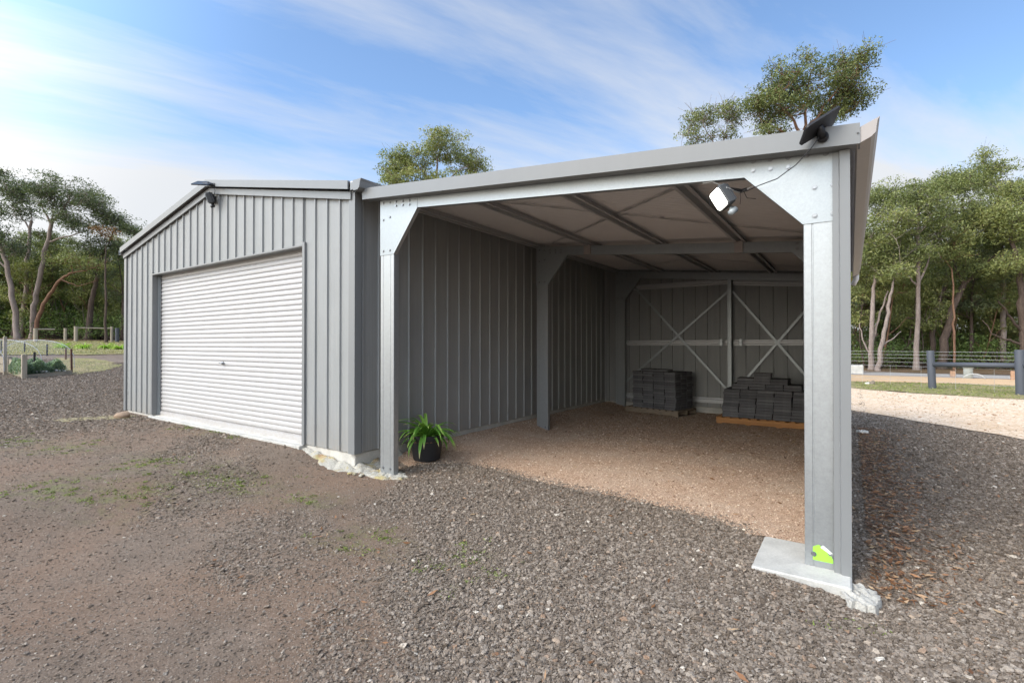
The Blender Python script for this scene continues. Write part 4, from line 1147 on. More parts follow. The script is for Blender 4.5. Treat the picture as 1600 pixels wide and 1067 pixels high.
# left board going away to the left edge of view
E = gp(15, 583); Fh = gp(-40, 578)
board(A, E, .0, .24); board(A, E, .26, .46, .045); board(E, Fh, .0, .26); board(E, Fh, .28, .5, .045)
for q, h in ((A, .72), (E, .55)):
    m = MB(); m.bbox(q.x - .055, q.x + .055, q.y - .06, q.y + .06, q.z - .1, q.z + h, .008); m.build('post', TIMB, bed)
m = MB(); q = gp(8, 586); m.bbox(q.x - .04, q.x + .04, q.y - .04, q.y + .04, q.z - .1, q.z + 1.2, .006); m.build('post', TIMB, bed)
# herbs (foliage mass) inside the bed
n = 60000
u = NP.random(n); v = NP.random(n); O = A + dAB * .0
cx = O.x + dAB.x * (u * 1.55 - 1.6 * v * .9) + back.x * (v * 2.3 + .1); cy = O.y + dAB.y * (u * 1.55 - 1.6 * v * .9) + back.y * (v * 2.3 + .1)
hh = (.30 + .16 * np.sin(cx * 5 + 1) * np.sin(cy * 4) + .10 * np.sin(cx * 11) + .08 * np.sin(cy * 13)) * (1 - .5 * ss(.8, 1, u)) + .14
C = np.stack([cx, cy, A.z + hh * NP.random(n) ** .4], -1)
_bp = [(q.x, q.y) for q in (A + back * .12, B + back * .12, B + back * 2.5, Fh + back * 2.5, Fh + back * .15, E + back * .15)]
_k = inpoly(_bp, C[:, 0], C[:, 1]); C = C[_k]; n = len(C)
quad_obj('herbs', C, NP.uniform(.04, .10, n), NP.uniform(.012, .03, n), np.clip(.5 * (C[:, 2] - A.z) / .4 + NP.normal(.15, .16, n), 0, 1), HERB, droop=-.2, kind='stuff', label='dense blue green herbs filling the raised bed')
# white rocks
m = MB()
for i in range(34):
    p = A + dAB * rr.uniform(.55, 1.5) + back * rr.uniform(.12, .5); m.rock((p.x, p.y, A.z + .13 + rr.uniform(0, .06)), (.07, .06, .045), i + 200, 1)
m.build('white_stones', WHITER, kind='stuff', label='heap of white stones along the front of the raised bed')
# steel stakes
for k, (px, py, hpx, mat, lab) in enumerate(((54, 587, 37, BLKPOST, 'black steel stake at the front left of the netted bed'), (112.5, 582, 37, RUSTM, 'rusty steel stake leaning at the front right bed corner'), (103, 562, 18, RUSTM, 'short dark stake below the pale green clump'), (73.5, 556, 18, BLKPOST, 'black stake at the back middle of the netted bed'), (38.5, 551, 17, BLKPOST, 'black stake at the back left of the netted bed'), (2, 551, 18, BLKPOST, 'black stake at the left picture edge behind the bed'))):
    p = gp(px, py); tt = (p - Vector((0, 0, 0))).dot(FWD); stake(p, hpx / F * tt, .05, mat, 'stake', lab, (-.08 if k == 1 else 0, 0), group='steel stakes round the netted bed')
# netting over hoops
netm = NT('bird_netting')
cx_ = netm.nd('TexWave'); 
sepx = netm.nd('SeparateXYZ'); netm.l.new(netm.co, sepx.inputs[0])
def gridl(o, per): 
    a = netm.math('FRACT', netm.math('MULTIPLY', o, 1 / per)); return netm.math('LESS_THAN', a, .16)
gg = netm.math('MAXIMUM', gridl(netm.math('ADD', sepx.outputs[0], sepx.outputs[2]), .05), gridl(netm.math('SUBTRACT', sepx.outputs[1], sepx.outputs[2]), .05))
netm.fin((.55, .57, .6), .6)
trn = netm.nd('BsdfTransparent'); mx = netm.nd('MixShader'); netm.l.new(netm.math('MULTIPLY', gg, .34), mx.inputs[0]); netm.l.new(trn.outputs[0], mx.inputs[1]); netm.l.new(netm.b.outputs[0], mx.inputs[2]); netm.l.new(mx.outputs[0], netm.out.inputs['Surface'])
p0 = gp(119, 581); wdir = back
tun = thing('netting_tunnel', p0, 'translucent netting tunnel over hoops above the raised bed', 'netting')
m = MB(); hoops = []
along = -(dAB); 
for k in range(4):
    base = p0 + along * (.05 + 1.15 * k) + back * (.0); pts = []
    for i in range(15):
        a = math.pi * i / 14; pts.append(base + back * (1.35 * (1 - math.cos(a))) + Vector((0, 0, .15 + .95 * math.sin(a) ** .55)))
    hoops.append(pts); m.tube(pts, .007, 6)
m.build('hoop', m_paint('poly_pipe', (.42, .45, .5)), tun)
m = MB()
for a, b in zip(hoops, hoops[1:]):
    for i in range(14): m.add([a[i], b[i], b[i+1], a[i+1]], [(0, 1, 2, 3)])
m.build('net', netm.m, tun)

# ------------------------------------------------------------------ fences
# left rail fence
lp = [(55.5, 535, 22, 1.0), (118.5, 534, 24, 1.0), (174.5, 534.5, 24, .75)]
FP = [gp(a, b) for a, b, c, d in lp]
fen = thing('rail_fence', FP[1], 'low pale timber post and rail fence before the woodland', 'fence')
for (a, b, hpx, w), p in zip(lp, FP):
    tt = p.dot(FWD); h = hpx / F * tt; m = MB(); m.tube([p - Vector((0, 0, .1)), p + Vector((0, 0, h))], .11 * w, 10); m.build('post', TIMB, fen)
def top(p, h): return p + Vector((0, 0, h))
ht = [l[2] / F * p.dot(FWD) for l, p in zip(lp, FP)]
m = MB(); m.tube([top(FP[1], ht[1] - .1), top(FP[2], ht[2] - .12)], .045, 8); m.build('rail', TIMB, fen)
m = MB(); m.tube([top(FP[0], ht[0] - .06), top(FP[0].lerp(FP[1], .45), ht[0] - .06)], .05, 8); m.build('rail', TIMB, fen)
p = gp(183, 535); m = MB(); m.tube([p, p + Vector((0, 0, 1.05))], .12, 10); m.build('grey_post', GREYPAINT, cat='post', label='dark grey post at the end of the pale rail fence', loc=p)
p = gp(102, 533); m = MB(); m.tube([p, p + Vector((0, 0, .9))], .09, 8); m.build('weathered_post', TIMB, cat='post', label='thin weathered post left of the pale rail fence', loc=p)

# right post and rail fence
Q1 = gp(1457, 608); Q2 = gp(1595, 618); dQ = (Q2 - Q1); dQ.z = 0; Lq = dQ.length; dQ.normalize()
fr = thing('post_and_rail_fence', Q1, 'dark grey round post and rail barrier beside the cream driveway', 'fence')
for p, h, lean, r in ((Q1, 1.37, -.07, .115), (Q2, 1.42, -.03, .125)):
    m = MB(); m.tube([p - Vector((0, 0, .2)), p + dQ * lean + Vector((0, 0, h - .02)), p + dQ * lean + Vector((0, 0, h))], [r, r * .97, r * .9], 18); m.build('post', GREYPAINT, fr, smooth=True, auto=40)
m = MB(); m.tube([Q1 + Vector((0, 0, .88)) - dQ * .02, Q2 + Vector((0, 0, .93))], .085, 14); m.build('rail', GREYPAINT, fr, smooth=True)
m = MB(); m.tube([Q2 + Vector((0, 0, .93)) , Q2 + dQ * 4 + Vector((0, 0, .93))], .085, 14); m.build('rail', GREYPAINT, fr, smooth=True)
wf = thing('wire_fence', Q1 - dQ * 4 , 'thin wire stock fence running behind the grey posts', 'fence')
for h in (1.33, 1.21, 1.08, .93, .78, .52, .26):
    m = MB(); m.tube([Q1 - dQ * 16 + Vector((0, .14, h)), Q1 - dQ * 5 + Vector((0, .14, h - .015)), Q1 + Vector((0, .14, h)), Q2 + Vector((0, .14, h))  , Q2 + dQ * 5 + Vector((0, .14, h))], .0045, 5); m.build('wire', WIRE, wf)
m = MB()
for k in range(22):
    q = Q1 - dQ * (14 - k * 1.05) + Vector((0, .14, 0)); m.tube([q + Vector((0, 0, .05)), q + Vector((0, 0, .80))], .0035, 5)
m.build('wire_mesh', WIRE, wf)

# small roadside things on the right
p = G(1512.5, 592); tt = p.dot(FWD)
m = MB(); m.lathe([(.16, 0), (.17, .02), (.17, .5), (.205, .52), (.21, .64), (.16, .68), (.12, .68)], p, 24); m.build('concrete_pipe', m_concrete('green_grey_pipe', (.34, .36, .33)), cat='pipe', label='short upright grey concrete pipe beyond the road', loc=p, smooth=True, auto=40)
m = MB(); pts = []
for i in range(13):
    a = math.pi * i / 12; pts.append(G(1502 + 36 * i / 12, 592.0 + i * .1) + Vector((0, -.25, .26 * math.sin(a) ** .5)))
m.tube(pts, .022, 8); m.build('white_hoop', m_paint('white_hoop_paint', (.42, .43, .41)), cat='hoop', label='low white curved pipe in front of the upright concrete pipe', loc=pts[0], smooth=True)
for k, (px, py, h, lab) in enumerate(((1488.5, 590, .32, 'short orange topped marker stump left of the concrete pipe'), (1583.5, 594.5, .42, 'orange and white marker by the right grey post'))):
    p = G(px, py); m = MB(); m.bbox(p.x - .10, p.x + .10, p.y - .06, p.y + .06, p.z, p.z + h, .01); m.build('marker_stump', m_wood('orange_stump_%d' % k, (.40, .25, .16), .2, 2), cat='marker', label=lab, loc=p)
p = G(1340, 585); m = MB(); m.bbox(p.x - .3, p.x + .25, p.y - .2, p.y + .2, p.z - .05, p.z + .5, .03); m.build('pale_block', CONC, cat='block', label='pale concrete block at the woodland edge beside the carport corner', loc=p)
p = G(1356, 600.5); m = MB(); m.rock((p.x, p.y, p.z + .04), (.14, .1, .07), 78, 2); m.build('white_rock', WHITER, cat='rock', label='white rock lying on the grass verge near the carport', loc=p, smooth=True, auto=30)
p = G(1363, 601.5); m = MB(); m.rock((p.x, p.y, p.z + .09), (.11, .08, .13), 79, 2); m.build('grey_rock', m_concrete('brown_rock', (.26, .22, .17), 1), cat='rock', label='upright brown rock beside the white rock on the verge', loc=p, smooth=True, auto=30)

# ------------------------------------------------------------------ trees
def build_leaves(centers, radii, per, leaf, rng, droop=.6, tints=None, flat=.62):
    Cs = []; T = []
    for i, (c, r) in enumerate(zip(centers, radii)):
        n = max(8, int(per * (r ** 2)))
        d = rng.normal(0, 1, (n, 3)); d /= np.linalg.norm(d, axis=1)[:, None]
        rad = r * rng.random(n) ** .45
        # break the ball up: keep leaves that sit in sprays
        ph = rng.uniform(0, 6, 3); d2 = d * rad[:, None]
        keep = (np.sin(d2[:, 0] * 5.5 / r + ph[0]) + np.sin(d2[:, 1] * 5.5 / r + ph[1]) + np.sin(d2[:, 2] * 6 / r + ph[2])) > -.55
        st = rng.uniform(.8, 1.55); az = rng.uniform(0, 3.14); cs, sn = math.cos(az), math.sin(az)
        d2 = d2[keep] * np.array([1.12 * st, 1.12 / st ** .5, flat]); d2 = np.stack([d2[:, 0] * cs - d2[:, 1] * sn, d2[:, 0] * sn + d2[:, 1] * cs, d2[:, 2] + d2[:, 0] * rng.uniform(-.3, .3)], -1); m = len(d2)
        Cs.append(d2 + np.array(c)); tb = tints[i] if tints is not None else rng.normal(.42, .13)
        T.append(np.clip(tb + rng.normal(0, .11, m), .02, .9))
    return np.concatenate(Cs), np.concatenate(T)

def limb(mb, a, b, r0, r1, rng, n=6, sag=.12, sides=6):
    a = np.array(a); b = np.array(b); L = np.linalg.norm(b - a); pts = []
    o1 = rng.normal(0, .07 * L, 3); o2 = rng.normal(0, .05 * L, 3)
    for i in range(n + 1):
        f = i / n; p = a * (1 - f) + b * f + o1 * math.sin(math.pi * f) + o2 * math.sin(2 * math.pi * f); p[2] -= sag * L * math.sin(math.pi * f) * .6
        pts.append(p)
    mb.tube([Vector(p) for p in pts], [r0 + (r1 - r0) * (i / n) for i in range(n + 1)], sides, False)
    return pts

def grow(mb, nodes, clumps, rng, r_tip=.012, kr=.018):
    """connect every clump to the nearest wood below it; nodes = list of (pos, radius)"""
    nodes = [(np.array(p), r) for p, r in nodes]
    order = sorted(range(len(clumps)), key=lambda i: min(np.linalg.norm(np.array(clumps[i]) - p) for p, r in nodes))
    for i in order:
        c = np.array(clumps[i]); best = None
        for p, r in nodes:
            d = np.linalg.norm(c - p); pen = d + max(0, p[2] - c[2]) * 1.6
            if best is None or pen < best[0]: best = (pen, p, r)
        _, p, r = best; L = np.linalg.norm(c - p); r0 = min(r * .72, .015 + kr * L + .012); 
        pts = limb(mb, p, c, r0, r_tip, rng, 5, .10, 5)
        for k, q in enumerate(pts[1:], 1): nodes.append((q, r0 + (r_tip - r0) * k / 5))
        # twigs
        for q in pts[3:]:
            for _ in range(2): limb(mb, q, q + rng.normal(0, .32, 3) + np.array([0, 0, .12]), r_tip * .9, .004, rng, 2, 0, 3)

def finish_tree(root, mb, C, T, leaf, rng, bark, leafm, droop):
    mb.build('trunk', bark, root, smooth=True)
    n = len(C); L = rng.uniform(leaf[0], leaf[1], n); W_ = L * rng.uniform(.26, .42, n)
    V = leaf_quads(C - np.array(root.location), L, W_, droop, rng)
    me = npmesh('crown', V, 4, np.arange(len(V)), leafm, np.repeat(T, 4)); o = bpy.data.objects.new('crown', me); COL.objects.link(o); o.parent = root
    return o

def hero(name, label, t, trunks, crowns, bark, leafm, seed, per=420, leaf=(.09, .17), cr=(.45, .85), droop=.6, depth=2.2, group=None, kr=.018, tint=.42, basez=None, cat='tree'):
    """trunks: list of [(px,py,r_metres)...]; crowns: (px,py,rx,ry,n) ellipses, all standing t metres out"""
    rng = np.random.default_rng(seed); mb = MB(); nodes = []
    fx, fy, fr_ = trunks[0][0]; bp = P(fx, fy, t); bz = float(gz(bp.x, bp.y)); base = Vector((bp.x, bp.y, bz))
    root = thing(name, base, label, cat, group)
    for ti, tr in enumerate(trunks):
        pts = []; rad = []
        off = rng.normal(0, .35) if ti else 0
        for k, (px, py, r) in enumerate(tr):
            q = P(px, py, t + off * k / len(tr)); pts.append(q); rad.append(r)
        if ti == 0: pts[0] = Vector((pts[0].x, pts[0].y, bz - .1))
        # refine
        rp = []; rr_ = []
        for k in range(len(pts) - 1):
            for s in range(4):
                f = s / 4; rp.append(pts[k].lerp(pts[k+1], f) + Vector(rng.normal(0, .03, 3)) * (1 if k or s else 0)); rr_.append(rad[k] + (rad[k+1] - rad[k]) * f)
        rp.append(pts[-1]); rr_.append(rad[-1])
        if ti == 0: rr_[0] *= 1.35
        mb.tube(rp, rr_, 9, False)
        nodes += [(np.array(p), r) for p, r in zip(rp, rr_) if p.z > bz + 2.2 or ti]
    cl = []; rd = []; tn = []
    for (px, py, rx, ry, n, *ex) in crowns:
        for _ in range(n):
            while True:
                a, b, c = rng.uniform(-1, 1, 3)
                if a*a + b*b + c*c < 1: break
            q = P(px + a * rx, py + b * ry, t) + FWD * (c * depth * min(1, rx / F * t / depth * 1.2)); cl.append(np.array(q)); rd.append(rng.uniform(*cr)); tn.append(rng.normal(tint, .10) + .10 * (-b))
    grow(mb, nodes, cl, rng, kr=kr)
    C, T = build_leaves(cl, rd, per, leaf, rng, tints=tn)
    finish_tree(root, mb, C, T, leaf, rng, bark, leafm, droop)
    return root

# the two behind the roof
hero('gum_tree', 'rounded gum tree crown rising behind the garage roof', 30,
     [[(684, 520, .22), (682, 400, .17), (681, 320, .13), (682, 280, .10)], [(682, 300, .09), (660, 268, .06), (640, 250, .03)], [(682, 290, .08), (683, 250, .05), (690, 225, .025)], [(682, 300, .07), (715, 268, .04), (740, 252, .02)]],
     [(630, 255, 38, 22, 34), (690, 230, 38, 22, 32), (740, 252, 23, 20, 18), (618, 285, 22, 24, 14), (655, 292, 48, 18, 30), (705, 285, 44, 20, 24)], BARKP, EUC, 101, per=820, leaf=(.10, .19), cr=(.38, .7), tint=.58)
hero('gum_tree', 'tall full gum tree behind the right end of the carport roof', 21,
     [[(1256, 540, .22), (1257, 400, .18), (1258, 300, .15), (1259, 225, .12), (1262, 195, .09)], [(1259, 215, .07), (1235, 180, .045), (1205, 150, .02)], [(1262, 200, .07), (1290, 165, .045), (1320, 125, .02)], [(1261, 200, .06), (1262, 150, .04), (1268, 115, .02)], [(1259, 230, .05), (1215, 200, .035), (1185, 180, .02)]],
     [(1325, 105, 32, 26, 24), (1340, 150, 24, 24, 14), (1300, 145, 32, 28, 20), (1240, 120, 40, 30, 34), (1190, 160, 26, 22, 16), (1225, 170, 35, 22, 16), (1310, 180, 24, 18, 9), (1205, 205, 24, 14, 7)], BARKR, EUC, 102, per=1050, leaf=(.08, .16), cr=(.34, .62), tint=.40)
hero('gum_tree', 'smaller thin gum crown left of the tall one over the roof', 22,
     [[(1130, 540, .14), (1128, 400, .11), (1126, 280, .07), (1126, 235, .05)], [(1126, 240, .04), (1105, 205, .02), (1095, 185, .012)], [(1126, 236, .04), (1135, 205, .02), (1140, 180, .012)]],
     [(1095, 185, 26, 16, 15), (1128, 178, 24, 14, 13), (1082, 212, 18, 12, 8), (1148, 190, 14, 14, 7), (1130, 215, 26, 10, 6)], BARKP, EUC, 103, per=800, leaf=(.08, .15), cr=(.28, .5), tint=.46)

# left group
TL = 36
hero('spreading_gum', 'pale leaning gum trunk with a broad flat crown, tallest at left', TL,
     [[(50, 530, .20), (52, 477, .17), (60, 447, .155), (67, 395, .14), (79, 350, .12)], [(79, 350, .09), (68, 332, .05), (60, 315, .03)], [(79, 350, .10), (98, 325, .06), (110, 300, .03)], [(72, 378, .07), (100, 370, .05), (130, 362, .03)], [(79, 352, .07), (82, 325, .05), (85, 295, .03)]],
     [(100, 300, 38, 11, 30), (130, 312, 28, 9, 16), (68, 300, 18, 11, 12), (145, 322, 18, 6, 8), (110, 345, 30, 9, 12), (128, 358, 22, 8, 8), (86, 318, 28, 10, 14), (100, 283, 30, 5, 7)], BARKP, EUCD, 201, per=330, leaf=(.12, .22), cr=(.5, .9), tint=.42)
hero('spreading_gum', 'upright brown gum trunk left of the pale leaning one', TL + 1.5,
     [[(32, 528, .19), (37, 485, .16), (40, 440, .14), (43, 395, .12), (48, 345, .09)], [(46, 360, .06), (30, 335, .04), (15, 320, .02)], [(48, 348, .05), (45, 320, .03), (42, 295, .02)]],
     [(22, 305, 26, 14, 22), (5, 325, 22, 18, 16), (38, 330, 16, 14, 10), (8, 290, 18, 9, 10), (36, 290, 8, 6, 5), (0, 275, 8, 10, 6)], BARKP, EUCD, 202, per=330, leaf=(.12, .22), cr=(.5, .9), tint=.36)
hero('spreading_gum', 'curved gum trunk sweeping to the left picture edge', TL - 1,
     [[(28, 530, .21), (24, 500, .18), (17, 450, .16), (8, 410, .14), (-4, 375, .11)], [(10, 420, .06), (-15, 395, .04), (-30, 380, .02)]],
     [(12, 375, 24, 12, 14), (30, 388, 22, 10, 10), (-18, 350, 22, 20, 12), (-30, 400, 20, 20, 8)], BARKP, EUCD, 203, per=330, leaf=(.12, .22), cr=(.5, .85), tint=.30)
hero('spreading_gum', 'thin gum trunk slanting steeply right beneath the broad crown', TL - .5,
     [[(54, 520, .15), (60, 492, .13), (75, 461, .11), (97, 434, .09), (112, 426, .06)], [(95, 437, .05), (120, 447, .03), (150, 438, .015)], [(110, 427, .05), (140, 420, .03), (165, 412, .02)]],
     [(120, 405, 24, 9, 14), (150, 415, 20, 8, 8), (95, 405, 16, 10, 7)], BARKR, EUC, 204, per=300, leaf=(.12, .2), cr=(.4, .75), tint=.42)
hero('spreading_gum', 'leaning gum nearest the garage with a rust coloured clump', TL + 1,
     [[(137, 530, .24), (140, 487, .18), (148, 452, .15), (152, 430, .12), (158, 400, .10)], [(152, 435, .07), (140, 410, .04), (128, 400, .02)], [(158, 402, .06), (172, 375, .04), (180, 350, .02)]],
     [(180, 345, 26, 12, 20), (195, 365, 14, 16, 9), (160, 385, 24, 14, 14), (190, 395, 18, 20, 12), (215, 362, 9, 6, 5), (130, 392, 20, 12, 8), (160, 340, 16, 8, 6)], BARKD, EUCD, 205, per=330, leaf=(.12, .22), cr=(.5, .85), tint=.34)
hero('dead_branch_tree', 'small rust brown foliage clump hanging in the left canopy', TL - 1.5,
     [[(166, 530, .09), (165, 470, .07), (164, 420, .05), (164, 385, .03)]], [(165, 363, 14, 9, 9)], BARKD, RUST, 206, per=380, leaf=(.1, .2), cr=(.4, .6), tint=.5)

# right group
TR = 31
R = [
 ('slender_gum', 'slender pale straight gum with orange streaks, left of the first grey post', 30, [[(1431, 588, .16), (1434, 500, .12), (1435, 440, .11), (1434, 380, .09), (1436, 320, .05)], [(1435, 445, .07), (1448, 415, .05), (1458, 375, .03)], [(1434, 446, .05), (1418, 430, .035), (1405, 405, .02)]], [(1420, 395, 30, 16, 16), (1440, 330, 36, 28, 30), (1410, 360, 24, 22, 14), (1460, 365, 22, 16, 12), (1425, 300, 22, 14, 10)], BARKP, EUC),
 ('twisted_gum', 'dark twisted forked gum just right of the first grey post', 31, [[(1470, 590, .26), (1478, 530, .22), (1487, 485, .18), (1503, 455, .16), (1507, 442, .15)], [(1507, 443, .11), (1495, 425, .08), (1488, 400, .04)], [(1507, 443, .12), (1530, 425, .10), (1552, 402, .08), (1575, 375, .05)]], [(1520, 420, 30, 14, 14), (1490, 330, 38, 32, 36), (1530, 345, 34, 26, 26), (1560, 375, 26, 20, 14), (1480, 385, 24, 14, 10), (1500, 290, 30, 20, 16)], BARKD, EUC),
 ('burled_gum', 'narrow gum with a dark burl halfway up its trunk', 32, [[(1455, 590, .17), (1457, 520, .15), (1461, 493, .15), (1464, 486, .26), (1466, 478, .13), (1474, 455, .10), (1490, 425, .06)], [(1456, 510, .05), (1440, 498, .05), (1415, 497, .03)]], [(1475, 400, 26, 18, 14), (1460, 300, 30, 20, 16)], BARKD, EUC),
 ('pale_gum', 'straight grey gum trunk left of the second grey post', 32, [[(1567, 592, .17), (1568, 500, .15), (1567, 430, .13), (1566, 360, .09), (1560, 290, .04)], [(1567, 420, .05), (1550, 400, .03)]], [(1550, 270, 18, 20, 14), (1562, 310, 26, 18, 16), (1585, 290, 14, 16, 8), (1545, 245, 10, 7, 4)], BARKP, EUC),
 ('dark_gum', 'dark multi limbed gum at the right picture edge', 29, [[(1602, 592, .22), (1598, 500, .20), (1597, 450, .17), (1588, 400, .12), (1578, 365, .07)], [(1598, 520, .09), (1575, 490, .05), (1560, 470, .03)], [(1598, 540, .08), (1570, 530, .05), (1550, 520, .03), (1535, 500, .02)]], [(1585, 420, 30, 20, 18), (1590, 350, 36, 26, 32), (1565, 340, 24, 20, 16), (1600, 300, 26, 26, 16), (1640, 330, 40, 40, 20)], BARKD, EUC),
 ('twin_gum', 'grey twin stemmed gum close to the carport corner', 30, [[(1361, 588, .16), (1362, 520, .13), (1364, 470, .11), (1367, 430, .07)], [(1362, 540, .08), (1372, 500, .06), (1388, 455, .04)], [(1361, 560, .05), (1348, 530, .04), (1343, 505, .025)]], [(1355, 400, 24, 26, 18), (1380, 380, 24, 26, 16), (1345, 350, 20, 24, 12), (1390, 420, 20, 14, 8)], BARKP, EUC),
 ('leaning_gum', 'crooked pale gum with bare broken branches right of the twin stems', 29, [[(1372, 588, .15), (1376, 545, .12), (1384, 510, .10), (1390, 470, .08), (1396, 440, .05)], [(1378, 540, .05), (1395, 528, .035), (1408, 518, .02)]], [(1398, 425, 20, 14, 8), (1400, 350, 26, 22, 14)], BARKP, EUC),
 ('thin_gum', 'thin reddish sapling trunk right of the twisted gum', 30, [[(1491, 590, .07), (1490, 520, .06), (1489, 470, .05), (1488, 420, .03)]], [(1488, 400, 16, 12, 8), (1500, 372, 20, 14, 8)], BARKR, EUC),
 ('tall_gum', 'tall gum whose crown tops the right treeline above the carport gutter', 34, [[(1385, 585, .2), (1388, 480, .17), (1390, 380, .12), (1395, 310, .06)]], [(1395, 300, 26, 16, 18), (1375, 325, 24, 22, 14), (1415, 310, 16, 12, 8), (1350, 310, 20, 20, 10)], BARKD, EUC),
 ('tall_gum', 'tall gum whose crown peaks in the middle of the right treeline', 35, [[(1520, 585, .2), (1518, 480, .17), (1510, 380, .12), (1505, 310, .06)]], [(1495, 278, 20, 11, 14), (1525, 285, 22, 14, 16), (1470, 292, 24, 12, 14), (1545, 262, 12, 12, 6)], BARKD, EUC),
]
for k, (nm, lab, tt, tr, cr_, bk, lf) in enumerate(R):
    hero(nm, lab, tt, tr, cr_, bk, lf, 300 + k, per=430, leaf=(.11, .21), cr=(.45, .95), tint=.50)

# generic woodland trees: a few kinds, each placed many times
def generic(name, h, seed, bark, leafm, crown0=.45, spread=2.2, nclump=42, tint=.42, per=330, trunk=.17, leaf=(.14, .26), cr=(.5, .95)):
    rng = np.random.default_rng(seed); root = thing(name, (0, 0, 0), None, None); mb = MB()
    pts = []; lean = rng.normal(0, .05, 2); n = 9
    for i in range(n + 1):
        f = i / n; pts.append(Vector((lean[0] * h * f + .25 * math.sin(f * 5 + seed), lean[1] * h * f + .2 * math.sin(f * 4 + seed * 2), h * .86 * f - .1)))
    rad = [trunk * (1 - .8 * i / n) for i in range(n + 1)]; rad[0] *= 1.3
    mb.tube(pts, rad, 8, False); nodes = [(np.array(p), r) for p, r in zip(pts, rad)][3:]
    for q in range(4):
        f = rng.integers(2, 7); a = pts[f]; az = rng.uniform(0, 6.28); L = rng.uniform(1.2, 2.6)
        b = a + Vector((math.cos(az) * L * .8, math.sin(az) * L * .8, L * .8)); pp = limb(mb, a, b, rad[f] * .5, .03, rng, 6, -.05, 6); nodes += [(p, .06) for p in pp[2:]]
    cl = []; rd = []
    for _ in range(nclump):
        z = rng.uniform(crown0, 1.0); az = rng.uniform(0, 6.28); ff = (z - crown0) / (1 - crown0); rmax = spread * (math.sin(math.pi * min(1, .18 + .72 * ff)) ** .7)
        r = rmax * rng.random() ** .5; cl.append(np.array([pts[-1].x * z + math.cos(az) * r, pts[-1].y * z + math.sin(az) * r, z * h])); rd.append(rng.uniform(*cr))
    grow(mb, nodes, cl, rng)
    C, T = build_leaves(cl, rd, per, leaf, rng, tints=rng.normal(tint, .09, len(cl)))
    finish_tree(root, mb, C, T, leaf, rng, bark, leafm, .6)
    return root
def bush(name, seed, tint=.5, r=1.3, h=1.7, leafm=None, per=420):
    rng = np.random.default_rng(seed); root = thing(name, (0, 0, 0), None, None); mb = MB(); cl = []; rd = []
    for i in range(22):
        az = rng.uniform(0, 6.28); q = rng.random() ** .5 * r; z = rng.uniform(.25, 1) * h * (1 - .5 * (q / r) ** 2); cl.append(np.array([math.cos(az) * q, math.sin(az) * q, z])); rd.append(rng.uniform(.35, .65))
        limb(mb, (0, 0, -.05), cl[-1], .03, .008, rng, 4, .05, 4)
    mb.build('stem', BARKD, root); C, T = build_leaves(cl, rd, per, None, rng, tints=rng.normal(tint, .12, len(cl)), flat=.75)
    n = len(C); L = rng.uniform(.05, .11, n); V = leaf_quads(C, L, L * .45, .1, rng)
    me = npmesh('foliage', V, 4, np.arange(len(V)), leafm or SHRUB, np.repeat(T, 4)); o = bpy.data.objects.new('foliage', me); COL.objects.link(o); o.parent = root
    return root
protos = [
 generic('woodland_gum', 11.5, 1, BARKD, EUC, .36, 2.7, 60, .46),
 generic('woodland_gum', 12.5, 2, BARKP, EUC, .42, 2.5, 58, .54),
 generic('woodland_gum', 10.0, 3, BARKD, EUC, .30, 2.7, 60, .50),
 generic('woodland_gum', 8.0, 4, BARKR, EUC, .28, 2.2, 48, .60, trunk=.11),
 generic('woodland_gum', 12.0, 5, BARKD, EUCD, .45, 2.9, 56, .42),
 generic('woodland_gum', 6.0, 6, BARKD, EUC, .15, 2.2, 48, .60, trunk=.09),
]
poles = [generic('slim_gum', 9.5, 11, BARKP, EUC, .50, 1.7, 30, .56, trunk=.085), generic('slim_gum', 8.5, 12, BARKD, EUC, .42, 1.6, 28, .60, trunk=.07), generic('slim_gum', 10.5, 13, BARKR, EUC, .58, 1.6, 28, .52, trunk=.08)]
bushes = [bush('understory_shrub', 50, .5), bush('understory_shrub', 51, .62, 1.5, 1.4), bush('understory_shrub', 52, .34, 1.2, 2.3)]
used = set()
def place(proto, x, y, rz, s, label, cat, group):
    if proto.name not in used: o = proto; used.add(proto.name)
    else:
        o = proto.copy(); COL.objects.link(o)
        for ch in list(proto.children):
            c = ch.copy(); COL.objects.link(c); c.parent = o
    o.location = (x, y, float(gz(x, y)) - .02); o.rotation_euler = (0, 0, rz); o.scale = (s, s, s); tag(o, label, cat, group); return o
rr = random.Random(99)
# right woodland, in rows away from the road
def at_t(px, t): u = (px - 800) / F; r = FWD + RGT * u; return r.x * t, r.y * t
cnt = 0
for (t, n, smin, smax, px0, px1) in ((33.5, 9, .55, .75, 1300, 1720), (36, 10, .72, .92, 1290, 1720), (38, 14, .8, 1.0, 1260, 1740), (43, 10, .85, 1.05, 1240, 1760), (50, 6, .95, 1.1, 1200, 1780)):
    for i in range(n):
        px = px0 + (px1 - px0) * (i + rr.uniform(.1, .9)) / n; x, y = at_t(px, t + rr.uniform(-1.5, 1.5))
        place(rr.choice(protos), x, y, rr.uniform(0, 6.28), rr.uniform(smin, smax), 'woodland gum tree deep in the wood beyond the right fence', 'tree', 'background gum trees beyond the right fence')
for (t, n, px0, px1) in ((32.5, 14, 1330, 1700), (35.5, 16, 1320, 1710), (40, 16, 1300, 1720), (46, 12, 1280, 1740)):
    for i in range(n):
        px = px0 + (px1 - px0) * (i + rr.uniform(.1, .9)) / n; x, y = at_t(px, t + rr.uniform(-1, 1))
        place(rr.choice(bushes), x, y, rr.uniform(0, 6.28), rr.uniform(.8, 1.5) * (1 if t < 34 else 1.6), 'green understory shrub among the trunks beyond the right fence', 'shrub', 'shrubs beyond the right fence')
